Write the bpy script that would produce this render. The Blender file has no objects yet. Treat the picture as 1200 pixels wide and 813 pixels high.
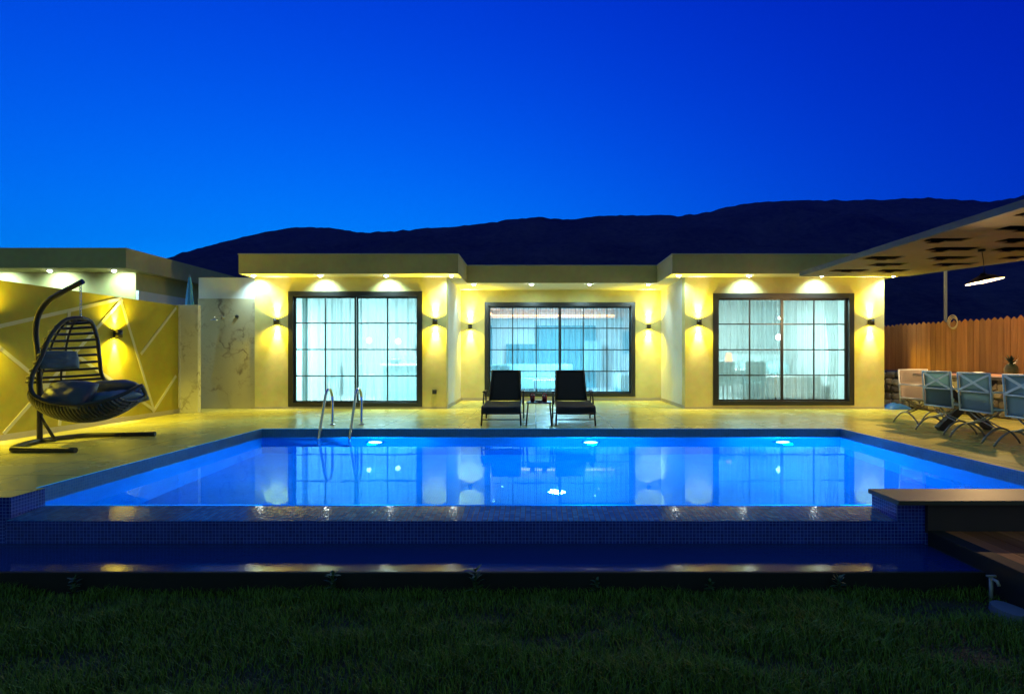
import bpy, bmesh, math, random
import numpy as np
from mathutils import Vector, Matrix, noise as mnoise

R = math.radians
scene = bpy.context.scene
COL = scene.collection
random.seed(11)
rng = np.random.default_rng(5)

# ------------------------------------------------------------------ helpers
def link(o, parent=None):
    COL.objects.link(o)
    if parent is not None:
        o.parent = parent
    return o

def tag(o, label=None, cat=None, group=None, kind=None):
    if label: o['label'] = label
    if cat: o['category'] = cat
    if group: o['group'] = group
    if kind: o['kind'] = kind
    return o

def thing(name, label, cat, loc=(0, 0, 0), rz=0.0, group=None):
    o = bpy.data.objects.new(name, None)
    o.empty_display_size = 0.1
    link(o)
    o.location = loc
    o.rotation_euler = (0, 0, rz)
    return tag(o, label, cat, group)

def part(name, label, parent):
    o = bpy.data.objects.new(name, None)
    o.empty_display_size = 0.05
    link(o, parent)
    if label: o['label'] = label
    return o

def copy_tree(o, parent=None):
    c = o.copy()
    link(c)
    c.parent = parent
    for ch in o.children:
        copy_tree(ch, c)
    return c

class MB:
    """collects shapes in one mesh; coordinates are local to the parent unless origin is given"""
    def __init__(s):
        s.bm = bmesh.new()
        s.smooth = set()
        s.m = 0
    def face(s, vs, smooth=False):
        try:
            f = s.bm.faces.new(vs)
        except ValueError:
            return None
        f.smooth = smooth
        f.material_index = s.m
        return f
    def v(s, p):
        return s.bm.verts.new(p)
    def quad(s, a, b, c, d):
        return s.face([s.v(a), s.v(b), s.v(c), s.v(d)])
    def poly(s, pts):
        return s.face([s.v(p) for p in pts])
    def box(s, x0, x1, y0, y1, z0, z1, bev=0.0, M=None):
        p = [(x0, y0, z0), (x1, y0, z0), (x1, y1, z0), (x0, y1, z0),
             (x0, y0, z1), (x1, y0, z1), (x1, y1, z1), (x0, y1, z1)]
        vs = [s.v(M @ Vector(q) if M else q) for q in p]
        fs = [s.face([vs[i] for i in f]) for f in
              ((0, 3, 2, 1), (4, 5, 6, 7), (0, 1, 5, 4), (1, 2, 6, 5), (2, 3, 7, 6), (3, 0, 4, 7))]
        if bev > 0:
            es = list({e for f in fs for e in f.edges})
            r = bmesh.ops.bevel(s.bm, geom=es, offset=bev, segments=2, affect='EDGES', profile=0.7)
            for f in r['faces']:
                f.material_index = s.m
        return s
    def bar(s, a, b, w, h, bev=0.0, up=(0, 0, 1)):
        a, b = Vector(a), Vector(b)
        d = (b - a); L = d.length; d.normalize()
        up = Vector(up)
        if abs(d.dot(up)) > 0.98: up = Vector((1, 0, 0))
        x = d.cross(up).normalized(); z = x.cross(d)
        M = Matrix(((x.x, d.x, z.x, a.x), (x.y, d.y, z.y, a.y), (x.z, d.z, z.z, a.z), (0, 0, 0, 1)))
        return s.box(-w / 2, w / 2, 0, L, -h / 2, h / 2, bev, M)
    def tube(s, pts, r, n=8, closed=False, cap=True, smooth=True):
        P = [Vector(p) for p in pts]
        N = len(P)
        rr = r if isinstance(r, (list, tuple)) else [r] * N
        rings = []
        prev = None
        for i in range(N):
            if closed:
                t = P[(i + 1) % N] - P[(i - 1) % N]
            else:
                t = P[min(i + 1, N - 1)] - P[max(i - 1, 0)]
            if t.length < 1e-9: t = Vector((0, 0, 1))
            t.normalize()
            if prev is None:
                u = Vector((0, 0, 1)) if abs(t.z) < 0.9 else Vector((1, 0, 0))
                prev = (u - t * u.dot(t)).normalized()
            else:
                q = prev - t * prev.dot(t)
                prev = q.normalized() if q.length > 1e-6 else t.orthogonal().normalized()
            b = t.cross(prev)
            rings.append([s.v(P[i] + (prev * math.cos(2 * math.pi * k / n) + b * math.sin(2 * math.pi * k / n)) * rr[i]) for k in range(n)])
        m = N if closed else N - 1
        for i in range(m):
            A, B = rings[i], rings[(i + 1) % N]
            for k in range(n):
                s.face([A[k], A[(k + 1) % n], B[(k + 1) % n], B[k]], smooth)
        if cap and not closed:
            s.face(list(reversed(rings[0]))); s.face(rings[-1])
        return s
    def lathe(s, prof, c=(0, 0, 0), n=24, M=None, smooth=True):
        rings = []
        for (r, z) in prof:
            if r < 1e-6:
                p = Vector((c[0], c[1], c[2] + z)); rings.append([s.v(M @ p if M else p)])
            else:
                ring = []
                for k in range(n):
                    p = Vector((c[0] + r * math.cos(2 * math.pi * k / n), c[1] + r * math.sin(2 * math.pi * k / n), c[2] + z))
                    ring.append(s.v(M @ p if M else p))
                rings.append(ring)
        for A, B in zip(rings, rings[1:]):
            for k in range(n):
                k2 = (k + 1) % n
                if len(A) == 1 and len(B) == 1: continue
                if len(A) == 1: s.face([A[0], B[k2], B[k]][::-1], smooth)
                elif len(B) == 1: s.face([A[k], A[k2], B[0]], smooth)
                else: s.face([A[k], A[k2], B[k2], B[k]], smooth)
        return s
    def grid(s, fn, nu, nv, smooth=True):
        V = [[s.v(fn(i / nu, j / nv)) for j in range(nv + 1)] for i in range(nu + 1)]
        for i in range(nu):
            for j in range(nv):
                s.face([V[i][j], V[i + 1][j], V[i + 1][j + 1], V[i][j + 1]], smooth)
        return s
    def pillow(s, M, sx, sy, sz, n=12, p=0.55, lump=0.0, seed=0):
        """soft cushion: superellipse footprint, puffed in the middle"""
        for sg in (1, -1):
            def fn(u, v, sg=sg):
                a, b = 2 * u - 1, 2 * v - 1
                e = max(0.0, (1 - abs(a) ** 2.6)) * max(0.0, (1 - abs(b) ** 2.6))
                pin = 1 - 0.07 * (a * a * b * b) - 0.05 * (1 - abs(b)) * abs(a) ** 4 * 0
                h = sg * sz * 0.5 * (e ** p)
                if lump:
                    h += lump * (e ** 0.5) * mnoise.noise(Vector((a * 2.2 + seed, b * 2.2, sg * 3.0)))
                return M @ Vector((a * sx * 0.5 * pin, b * sy * 0.5 * pin, h))
            s.grid(fn, n, n)
        bmesh.ops.remove_doubles(s.bm, verts=s.bm.verts, dist=1e-4)
        return s
    def build(s, name, mats, parent=None, origin=None, world=False, fixn=True):
        if fixn: bmesh.ops.recalc_face_normals(s.bm, faces=s.bm.faces)
        s.bm.normal_update()
        uvl = s.bm.loops.layers.uv.new('UVMap')
        for f in s.bm.faces:
            n = f.normal
            ax = max(range(3), key=lambda i: abs(n[i]))
            for l in f.loops:
                c = l.vert.co
                l[uvl].uv = (c.y, c.z) if ax == 0 else ((c.x, c.z) if ax == 1 else (c.x, c.y))
        me = bpy.data.meshes.new(name)
        if world and parent is not None:
            off = Vector((0, 0, 0)); q = parent
            while q is not None:
                off += Vector(q.location); q = q.parent
            bmesh.ops.translate(s.bm, verts=s.bm.verts, vec=-off)
        o = bpy.data.objects.new(name, me)
        if origin is not None:
            bmesh.ops.translate(s.bm, verts=s.bm.verts, vec=-Vector(origin)); o.location = origin
        s.bm.to_mesh(me); s.bm.free()
        for m in (mats if isinstance(mats, (list, tuple)) else [mats]):
            me.materials.append(m)
        return link(o, parent)

def arcpts(fn, n):
    return [fn(i / n) for i in range(n + 1)]

def smooth_path(ctrl, n=8, closed=False):
    """Catmull-Rom through control points"""
    C = [Vector(c) for c in ctrl]; out = []
    N = len(C)
    rngi = range(N) if closed else range(N - 1)
    for i in rngi:
        if closed:
            p0, p1, p2, p3 = C[(i - 1) % N], C[i], C[(i + 1) % N], C[(i + 2) % N]
        else:
            p0, p1, p2, p3 = C[max(i - 1, 0)], C[i], C[i + 1], C[min(i + 2, N - 1)]
        for k in range(n):
            t = k / n
            out.append(0.5 * ((2 * p1) + (p2 - p0) * t + (2 * p0 - 5 * p1 + 4 * p2 - p3) * t * t + (3 * p1 - p0 - 3 * p2 + p3) * t ** 3))
    if not closed: out.append(C[-1])
    return out

def lamp(name, kind, parent, loc, power, color, direction=None, cone=120, blend=0.5, radius=0.03):
    L = bpy.data.lights.new(name, kind)
    L.energy = power; L.color = color
    L.shadow_soft_size = radius
    if kind == 'SPOT':
        L.spot_size = R(cone); L.spot_blend = blend
    o = bpy.data.objects.new(name, L)
    link(o, parent)
    o.location = loc
    if direction is not None:
        o.rotation_euler = Vector(direction).to_track_quat('-Z', 'Y').to_euler()
    return o

# ------------------------------------------------------------------ materials
class NT:
    def __init__(s, name):
        s.mat = bpy.data.materials.new(name); s.mat.use_nodes = True
        s.t = s.mat.node_tree; s.t.nodes.clear()
        s.out = s.t.nodes.new('ShaderNodeOutputMaterial')
    def n(s, typ, inputs=None, **props):
        nd = s.t.nodes.new(typ)
        for k, v in props.items(): setattr(nd, k, v)
        for k, v in (inputs or {}).items():
            if isinstance(v, tuple) and len(v) == 2 and hasattr(v[0], 'outputs'):
                s.t.links.new(v[0].outputs[v[1]], nd.inputs[k])
            else:
                if isinstance(v, tuple) and len(v) == 3 and nd.inputs[k].type == 'RGBA': v = (*v, 1)
                nd.inputs[k].default_value = v
        return nd
    def l(s, a, ao, b, bi): s.t.links.new(a.outputs[ao], b.inputs[bi])
    def surf(s, nd, o=0):
        s.t.links.new(nd.outputs[o], s.out.inputs['Surface']); return s.mat
    def coord(s, kind='Object', scale=(1, 1, 1), rot=(0, 0, 0)):
        tc = s.n('ShaderNodeTexCoord')
        return s.n('ShaderNodeMapping', {'Vector': (tc, kind), 'Scale': scale, 'Rotation': rot})
    def noise(s, vec, scale, detail=4, rough=0.55, dist=0.0):
        return s.n('ShaderNodeTexNoise', {'Vector': (vec, 0), 'Scale': scale, 'Detail': detail, 'Roughness': rough, 'Distortion': dist})
    def mixc(s, fac, a, b, blend='MIX'):
        m = s.t.nodes.new('ShaderNodeMix'); m.data_type = 'RGBA'; m.blend_type = blend
        for idx, v in ((0, fac), (6, a), (7, b)):
            if isinstance(v, tuple) and len(v) == 2 and hasattr(v[0], 'outputs'):
                s.t.links.new(v[0].outputs[v[1]], m.inputs[idx])
            else:
                m.inputs[idx].default_value = (*v, 1) if isinstance(v, tuple) and len(v) == 3 else v
        return m
    def ramp(s, fac, stops):
        r = s.t.nodes.new('ShaderNodeValToRGB')
        e = r.color_ramp.elements
        while len(e) < len(stops): e.new(0.5)
        for el, (p, c) in zip(e, stops):
            el.position = p; el.color = (*c, 1) if len(c) == 3 else c
        s.t.links.new(fac[0].outputs[fac[1]], r.inputs[0])
        return r
    def math(s, op, a, b=0.0, c=None):
        m = s.t.nodes.new('ShaderNodeMath'); m.operation = op
        for i, v in enumerate((a, b, c)):
            if v is None: continue
            if isinstance(v, tuple): s.t.links.new(v[0].outputs[v[1]], m.inputs[i])
            else: m.inputs[i].default_value = v
        return m
    def bump(s, h, strength=0.3, dist=0.01):
        return s.n('ShaderNodeBump', {'Height': h, 'Strength': strength, 'Distance': dist})

def plain(name, color, rough=0.5, metal=0.0, var=0.12, vscale=3.0, bscale=60.0, bstr=0.08, bdist=0.004, spec=0.5, coat=0.0, sheen=0.0):
    t = NT(name); c = t.coord()
    nz = t.noise(c, vscale, 5)
    lo = tuple(x * (1 - var) for x in color); hi = tuple(min(1, x * (1 + var)) for x in color)
    col = t.mixc((nz, 0), lo, hi)
    nb = t.noise(c, bscale, 3)
    rr = t.n('ShaderNodeMapRange', {'Value': (nz, 0), 'To Min': max(0.02, rough * 0.85), 'To Max': min(1, rough * 1.15)})
    b = t.n('ShaderNodeBsdfPrincipled', {'Base Color': (col, 2), 'Roughness': (rr, 0), 'Metallic': metal,
        'Specular IOR Level': spec, 'Coat Weight': coat, 'Sheen Weight': sheen, 'Normal': (t.bump((nb, 0), bstr, bdist), 0)})
    return t.surf(b)

def emit(name, color, strength):
    t = NT(name)
    return t.surf(t.n('ShaderNodeEmission', {'Color': color, 'Strength': strength}))

M = {}
# rendered walls
def stucco(name, color, stain=0.25):
    t = NT(name); c = t.coord()
    n1 = t.noise(c, 0.9, 6, 0.6); n2 = t.noise(c, 90, 3); n3 = t.noise(c, 7, 5, 0.65)
    r1 = t.ramp((n1, 0), [(0.35, tuple(x * (1 - stain * 0.5) for x in color)), (0.65, color)])
    c2 = t.mixc(0.35, (r1, 0), (n3, 1), 'SOFT_LIGHT')
    bm_ = t.math('ADD', (n2, 0), (t.math('MULTIPLY', (n3, 0), 2.0), 0))
    b = t.n('ShaderNodeBsdfPrincipled', {'Base Color': (c2, 2), 'Roughness': 0.75, 'Specular IOR Level': 0.25,
        'Normal': (t.bump((bm_, 0), 0.25, 0.003), 0)})
    return t.surf(b)
M['wall'] = stucco('cream_render', (0.70, 0.62, 0.25), 0.55)
M['wall_white'] = stucco('white_render', (0.74, 0.73, 0.70))
M['fascia'] = stucco('roof_fascia_render', (0.46, 0.40, 0.20), 0.3)
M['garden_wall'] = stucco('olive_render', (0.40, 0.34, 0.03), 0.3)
M['band'] = stucco('pale_band_paint', (0.56, 0.53, 0.36), 0.15)
M['soffit'] = stucco('white_soffit', (0.74, 0.70, 0.60), 0.1)
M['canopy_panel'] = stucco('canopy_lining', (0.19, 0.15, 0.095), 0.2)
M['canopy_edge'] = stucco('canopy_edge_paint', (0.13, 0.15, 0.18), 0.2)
M['void_black'] = plain('cutout_shade_black', (0.006, 0.006, 0.006), 0.9, spec=0.1)  # black that stands for the shade inside the canopy cut-outs
M['plinth'] = plain('stone_plinth', (0.36, 0.32, 0.25), 0.5)
M['interior'] = plain('interior_paint', (0.80, 0.84, 0.84), 0.6, var=0.04)
M['interior_floor'] = plain('interior_floor', (0.62, 0.66, 0.66), 0.25, var=0.08)

def marble(name, base, vein, vscale=1.0, rough=0.16):
    t = NT(name); c = t.coord()
    n0 = t.noise(c, 1.3 * vscale, 6, 0.6)
    d = t.n('ShaderNodeVectorMath', {0: (c, 0), 1: (t.n('ShaderNodeVectorMath', {0: (n0, 1), 1: (1.1, 1.1, 1.1)}, operation='MULTIPLY'), 0)}, operation='ADD')
    n1 = t.noise(d, 1.1 * vscale, 2, 0.5)
    v1 = t.math('ABSOLUTE', (t.math('SUBTRACT', (n1, 0), 0.5), 0))
    n2 = t.noise(d, 3.0 * vscale, 3, 0.5)
    v2 = t.math('ABSOLUTE', (t.math('SUBTRACT', (n2, 0), 0.53), 0))
    r1 = t.ramp((v1, 0), [(0.0, (1, 1, 1)), (0.022, (0, 0, 0))])
    r2 = t.ramp((v2, 0), [(0.0, (0.55, 0.55, 0.55)), (0.016, (0, 0, 0))])
    mask = t.noise(c, 1.7 * vscale, 2)
    mr = t.ramp((mask, 0), [(0.42, (0, 0, 0)), (0.6, (1, 1, 1))])
    f = t.math('MULTIPLY', (t.math('MAXIMUM', (r1, 0), (r2, 0)), 0), (mr, 0))
    n3 = t.noise(c, 0.8, 4)
    bc = t.mixc((n3, 0), tuple(x * 0.82 for x in base), base)
    col = t.mixc((f, 0), (bc, 2), vein)
    b = t.n('ShaderNodeBsdfPrincipled', {'Base Color': (col, 2), 'Roughness': rough, 'Specular IOR Level': 0.5})
    return t.surf(b)
M['marble'] = marble('veined_marble', (0.50, 0.45, 0.30), (0.16, 0.12, 0.08))
M['marble_pale'] = marble('pale_marble', (0.72, 0.70, 0.64), (0.36, 0.32, 0.25), 1.4, 0.22)

def deck_mat():
    t = NT('porcelain_deck_tile')
    c = t.coord('UV')
    br = t.n('ShaderNodeTexBrick', {'Vector': (c, 0), 'Color1': (0.68, 0.62, 0.16), 'Color2': (0.72, 0.66, 0.19), 'Mortar': (0.17, 0.15, 0.06),
        'Scale': 1.0, 'Mortar Size': 0.006, 'Mortar Smooth': 0.1, 'Bias': 0.0, 'Brick Width': 1.2, 'Row Height': 0.6}, offset=0.0, squash=1.0)
    n1 = t.noise(c, 1.1, 5, 0.55, 0.2); n2 = t.noise(c, 9, 5)
    st = t.ramp((n1, 0), [(0.35, (0.70, 0.68, 0.62)), (0.68, (1, 1, 1))])
    c1 = t.mixc(0.40, (br, 0), (st, 0), 'MULTIPLY')
    rr = t.n('ShaderNodeMapRange', {'Value': (n1, 0), 'From Min': 0.3, 'From Max': 0.7, 'To Min': 0.22, 'To Max': 0.30})
    inv = t.math('SUBTRACT', 1.0, (br, 1))
    h = t.math('ADD', (inv, 0), (t.math('MULTIPLY', (n2, 0), 0.12), 0))
    b = t.n('ShaderNodeBsdfPrincipled', {'Base Color': (c1, 2), 'Roughness': (rr, 0), 'Specular IOR Level': 0.5,
        'Normal': (t.bump((h, 0), 0.15, 0.004), 0)})
    return t.surf(b)
M['deck'] = deck_mat()

def mosaic(name, c1, c2, grout, size=0.027, rough=0.12, coat=0.0, bstr=0.5, mort=0.075, spec=0.5):
    t = NT(name); c = t.coord('UV')
    br = t.n('ShaderNodeTexBrick', {'Vector': (c, 0), 'Color1': c1, 'Color2': c2, 'Mortar': grout,
        'Scale': 1.0, 'Mortar Size': size * mort, 'Mortar Smooth': 0.2, 'Bias': 0.0, 'Brick Width': size, 'Row Height': size}, offset=0.0, squash=1.0)
    n1 = t.noise(c, 2.0, 4); n2 = t.noise(c, 1 / size, 1)
    col = t.mixc(0.5, (br, 0), (t.ramp((n1, 0), [(0.3, (0.55, 0.55, 0.6)), (0.7, (1, 1, 1))]), 0), 'MULTIPLY')
    rgh = t.math('MULTIPLY_ADD', (br, 1), 0.5, rough)
    h = t.math('ADD', (t.math('SUBTRACT', 1.0, (br, 1)), 0), (t.math('MULTIPLY', (n2, 0), 0.5), 0))
    b = t.n('ShaderNodeBsdfPrincipled', {'Base Color': (col, 2), 'Roughness': (rgh, 0), 'Coat Weight': coat, 'Coat Roughness': 0.08, 'Specular IOR Level': spec,
        'Normal': (t.bump((h, 0), bstr, 0.002), 0)})
    return t.surf(b)
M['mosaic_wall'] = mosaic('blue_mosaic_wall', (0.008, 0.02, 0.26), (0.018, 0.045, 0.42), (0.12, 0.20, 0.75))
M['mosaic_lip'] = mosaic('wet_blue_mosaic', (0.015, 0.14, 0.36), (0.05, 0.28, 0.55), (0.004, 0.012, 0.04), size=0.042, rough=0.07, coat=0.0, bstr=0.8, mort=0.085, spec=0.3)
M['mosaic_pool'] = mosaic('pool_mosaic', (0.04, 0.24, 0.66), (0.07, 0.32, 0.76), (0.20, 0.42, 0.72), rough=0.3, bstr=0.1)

def water_mat(name, bscale=1.6, strength=0.02):
    t = NT(name); c = t.coord('Object', (1, 1, 1))
    n1 = t.noise(c, bscale, 3, 0.5); n2 = t.noise(c, bscale * 5, 2)
    h = t.math('MULTIPLY_ADD', (n2, 0), 0.15, (n1, 0))
    bp = t.bump((h, 0), strength, 0.05)
    fr = t.n('ShaderNodeFresnel', {'IOR': 1.333, 'Normal': (bp, 0)})
    rf = t.n('ShaderNodeBsdfRefraction', {'Color': (0.30, 0.86, 1.0), 'Roughness': 0.0, 'IOR': 1.333, 'Normal': (bp, 0)})
    gl = t.n('ShaderNodeBsdfGlossy', {'Color': (0.22, 0.58, 0.84), 'Roughness': 0.012, 'Normal': (bp, 0)})
    b = t.n('ShaderNodeMixShader', {0: (fr, 0), 1: (rf, 0), 2: (gl, 0)})
    return t.surf(b)
M['water'] = water_mat('pool_water')

def trough_mat():
    t = NT('wet_channel_water'); c = t.coord()
    n1 = t.noise(c, 3, 4); n2 = t.noise(c, 40, 3)
    b = t.n('ShaderNodeBsdfPrincipled', {'Base Color': (0.002, 0.028, 0.19), 'Roughness': 0.045, 'Specular IOR Level': 0.5, 'IOR': 1.33,
        'Normal': (t.bump((t.math('MULTIPLY_ADD', (n2, 0), 0.3, (n1, 0)), 0), 0.12, 0.02), 0)})
    return t.surf(b)
M['trough'] = trough_mat()
M['curb'] = plain('dark_curb_with_shadow', (0.022, 0.022, 0.024), 0.7, var=0.3, spec=0.15)  # near-black: the shadow gap below the channel is put into the curb colour
M['coping'] = plain('coping_stone', (0.075, 0.06, 0.05), 0.5, var=0.4, vscale=2.5)
M['coping_band'] = plain('coping_riser', (0.06, 0.03, 0.032), 0.7, var=0.25)

M['black_metal'] = plain('black_powder_coat', (0.018, 0.018, 0.020), 0.42, var=0.2)
M['dark_frame'] = plain('dark_bronze_aluminium', (0.022, 0.022, 0.020), 0.32, var=0.15)
M['chrome'] = plain('polished_steel', (0.75, 0.77, 0.80), 0.12, metal=1.0, var=0.03, bstr=0.0)
M['grey_metal'] = plain('grey_steel_post', (0.38, 0.38, 0.36), 0.45, metal=0.3)
M['pale_metal'] = plain('pale_blue_frame_paint', (0.72, 0.88, 0.95), 0.4, var=0.06)
M['bare_legs'] = plain('weathered_steel_legs', (0.30, 0.27, 0.24), 0.35, metal=0.6)
M['sling'] = plain('charcoal_sling', (0.030, 0.036, 0.045), 0.65, bscale=500, bstr=0.3, sheen=0.2)
M['navy_fabric'] = plain('navy_cushion_fabric', (0.020, 0.042, 0.095), 0.45, var=0.35, vscale=7, bscale=25, bstr=0.35, bdist=0.01, sheen=0.3)
M['blue_cushion'] = plain('blue_grey_cushion_fabric', (0.07, 0.13, 0.20), 0.6, var=0.55, vscale=9, bscale=25, bstr=0.3, bdist=0.01)
M['rattan'] = plain('dark_rattan', (0.020, 0.020, 0.022), 0.4, var=0.3, bscale=160, bstr=0.4)
M['chair_fabric'] = plain('blue_lit_fabric', (0.28, 0.48, 0.62), 0.75, bscale=400, bstr=0.3)  # whitish fabric with blue sky and pool light put into its colour
M['chair_pale'] = plain('warm_lit_fabric', (0.42, 0.36, 0.34), 0.75, bscale=400, bstr=0.3)  # the same whitish fabric with warm lamp light put into its colour
M['white_cloth'] = plain('white_linen', (0.75, 0.74, 0.72), 0.8, bscale=200, bstr=0.2)
M['blue_cloth'] = plain('blue_tarpaulin', (0.02, 0.10, 0.45), 0.4)
M['parasol_blue'] = plain('blue_parasol_fabric', (0.06, 0.30, 0.72), 0.75, bscale=300, bstr=0.2)
M['orange_cloth'] = plain('orange_towel', (0.65, 0.13, 0.02), 0.8)
M['rope'] = plain('pale_rope', (0.42, 0.34, 0.22), 0.8, bscale=200, bstr=0.4)
M['red_drink'] = plain('red_drink', (0.80, 0.02, 0.03), 0.15, spec=0.6)
M['socket'] = plain('black_plastic', (0.02, 0.02, 0.02), 0.4)
M['teal'] = plain('teal_drape', (0.10, 0.36, 0.42), 0.8, var=0.1)
M['teal_soft'] = plain('pale_teal_upholstery', (0.34, 0.58, 0.62), 0.8)
M['cabinet'] = plain('pale_grey_cabinet', (0.50, 0.60, 0.61), 0.35, var=0.05)
M['white_lacquer'] = plain('white_lacquer', (0.82, 0.85, 0.85), 0.3, var=0.03)
M['dark_screen'] = plain('tv_screen', (0.05, 0.14, 0.17), 0.12, var=0.05)
M['grey_dark'] = plain('slate_grey_upholstery', (0.24, 0.40, 0.42), 0.7)
M['timber_dark'] = plain('dark_stained_timber', (0.035, 0.028, 0.025), 0.5, var=0.3)
M['leaf'] = plain('weed_leaf', (0.05, 0.10, 0.035), 0.6, var=0.3)
M['leaf_dark'] = plain('bromeliad_leaf', (0.035, 0.09, 0.03), 0.45, var=0.3)
M['pineapple'] = plain('pineapple_rind', (0.42, 0.30, 0.06), 0.6, var=0.4, vscale=30, bscale=60, bstr=0.8, bdist=0.01)
M['pale_stone'] = plain('pale_flagstone', (0.12, 0.17, 0.24), 0.7, var=0.2)

def wood(name, c1, c2, rough=0.55, along='Z', random_island=True, gscale=1.0, spec=0.4):
    t = NT(name)
    sc = {'Z': (14, 14, 0.9), 'X': (0.9, 14, 14), 'Y': (14, 0.9, 14)}[along]
    c = t.coord('Object', tuple(x * gscale for x in sc))
    n1 = t.noise(c, 1.0, 6, 0.6, 1.2); n2 = t.noise(c, 4.0, 3)
    col = t.mixc((t.ramp((n1, 0), [(0.3, (0, 0, 0)), (0.7, (1, 1, 1))]), 0), c1, c2)
    if random_island:
        g = t.n('ShaderNodeNewGeometry')
        hv = t.n('ShaderNodeMapRange', {'Value': (g, 'Random Per Island'), 'To Min': 0.6, 'To Max': 1.25})
        col = t.n('ShaderNodeHueSaturation', {'Color': (col, 2), 'Value': (hv, 0)})
        co = (col, 0)
    else: co = (col, 2)
    b = t.n('ShaderNodeBsdfPrincipled', {'Base Color': co, 'Roughness': rough, 'Specular IOR Level': spec, 'Normal': (t.bump((n2, 0), 0.25, 0.003), 0)})
    return t.surf(b)
M['fence'] = wood('cedar_fence_boards', (0.22, 0.085, 0.025), (0.36, 0.15, 0.05))
M['step_wood'] = wood('red_brown_decking', (0.30, 0.085, 0.035), (0.55, 0.18, 0.07), 0.65, 'Y', spec=0.1)
M['table_wood'] = wood('varnished_table_top', (0.40, 0.20, 0.08), (0.55, 0.30, 0.13), 0.35, 'Y')

def stone_mat():
    t = NT('rubble_stone'); c = t.coord('Object')
    g = t.n('ShaderNodeNewGeometry')
    n1 = t.noise(c, 9, 6, 0.65)
    hv = t.n('ShaderNodeMapRange', {'Value': (g, 'Random Per Island'), 'To Min': 0.45, 'To Max': 1.4})
    base = t.mixc((n1, 0), (0.12, 0.10, 0.08), (0.34, 0.30, 0.25))
    hs = t.n('ShaderNodeHueSaturation', {'Color': (base, 2), 'Value': (hv, 0)})
    b = t.n('ShaderNodeBsdfPrincipled', {'Base Color': (hs, 0), 'Roughness': 0.85, 'Normal': (t.bump((n1, 0), 0.6, 0.02), 0)})
    return t.surf(b)
M['stone'] = stone_mat()
M['mortar'] = plain('dark_mortar', (0.045, 0.04, 0.035), 0.95)

def glass_mat():
    t = NT('window_glass')
    fr = t.n('ShaderNodeFresnel', {'IOR': 1.5})
    tr = t.n('ShaderNodeBsdfTransparent', {'Color': (0.90, 0.97, 0.97)})
    gl = t.n('ShaderNodeBsdfGlossy', {'Color': (1, 1, 1), 'Roughness': 0.0})
    mx = t.n('ShaderNodeMixShader', {0: (fr, 0), 1: (tr, 0), 2: (gl, 0)})
    return t.surf(mx)
M['glass'] = glass_mat()

def sheer_mat(name, alpha, col):
    t = NT(name)
    tr = t.n('ShaderNodeBsdfTransparent', {'Color': (1, 1, 1)})
    d = t.n('ShaderNodeBsdfDiffuse', {'Color': col}); tl = t.n('ShaderNodeBsdfTranslucent', {'Color': col})
    a = t.n('ShaderNodeMixShader', {0: 0.55, 1: (d, 0), 2: (tl, 0)})
    lw = t.n('ShaderNodeLayerWeight', {'Blend': 0.2})
    f = t.math('MULTIPLY_ADD', (lw, 1), 0.13, alpha)
    f.use_clamp = True
    mx = t.n('ShaderNodeMixShader', {0: (f, 0), 1: (tr, 0), 2: (a, 0)})
    return t.surf(mx)
M['sheer'] = sheer_mat('sheer_voile', 0.34, (0.86, 0.90, 0.90))
M['sheer_grey'] = sheer_mat('grey_voile', 0.42, (0.62, 0.70, 0.70))
M['sheer_blue'] = sheer_mat('blue_voile', 0.26, (0.72, 0.90, 0.97))

WARM = (1.0, 0.82, 0.03); COOL = (0.58, 0.93, 1.0)
M['glow_warm'] = emit('warm_lamp_glow', (1.0, 0.80, 0.42, 1), 40)
M['glow_cool'] = emit('cool_lamp_glow', (0.85, 1.0, 0.98, 1), 60)
M['glow_pool'] = emit('pool_lamp_glow', (0.45, 0.85, 1.0, 1), 26)
M['room_left'] = emit('kitchen_ceiling_glow', (0.50, 0.93, 1.0, 1), 290)
M['room_mid'] = emit('living_ceiling_glow', (0.30, 0.74, 1.0, 1), 760)
M['room_right'] = emit('dining_ceiling_glow', (0.58, 0.97, 0.95, 1), 165)
M['cove'] = emit('cove_strip_glow', (1.0, 0.45, 0.18, 1), 6)
M['bulb_white'] = emit('white_bulb_glow', (1.0, 0.97, 0.92, 1), 14)
M['bulb_orange'] = emit('orange_lamp_glow', (1.0, 0.42, 0.20, 1), 3)
M['pendant_glow'] = emit('pendant_bulb_glow', (1.0, 0.70, 0.36, 1), 40)

def grass_mat(name, dark):
    t = NT(name); c = t.coord()
    n1 = t.noise(c, 2.2, 5, 0.6); n2 = t.noise(c, 18, 2)
    g = t.n('ShaderNodeNewGeometry')
    k = dark
    a = t.mixc((t.ramp((n1, 0), [(0.35, (0, 0, 0)), (0.65, (1, 1, 1))]), 0), (0.045 * k, 0.17 * k, 0.006 * k), (0.09 * k, 0.21 * k, 0.010 * k))
    b_ = t.mixc((n2, 0), (a, 2), (0.11 * k, 0.15 * k, 0.02 * k))
    hv = t.n('ShaderNodeMapRange', {'Value': (g, 'Random Per Island'), 'To Min': 0.5, 'To Max': 1.5})
    hs = t.n('ShaderNodeHueSaturation', {'Color': (b_, 2), 'Value': (hv, 0)})
    b = t.n('ShaderNodeBsdfPrincipled', {'Base Color': (hs, 0), 'Roughness': 0.6, 'Specular IOR Level': 0.3})
    return t.surf(b)
M['grass'] = grass_mat('lawn_blades', 1.0)
M['soil'] = plain('dark_soil', (0.022, 0.026, 0.012), 0.95, var=0.4, vscale=6, bscale=25, bstr=0.6, bdist=0.03)

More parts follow.
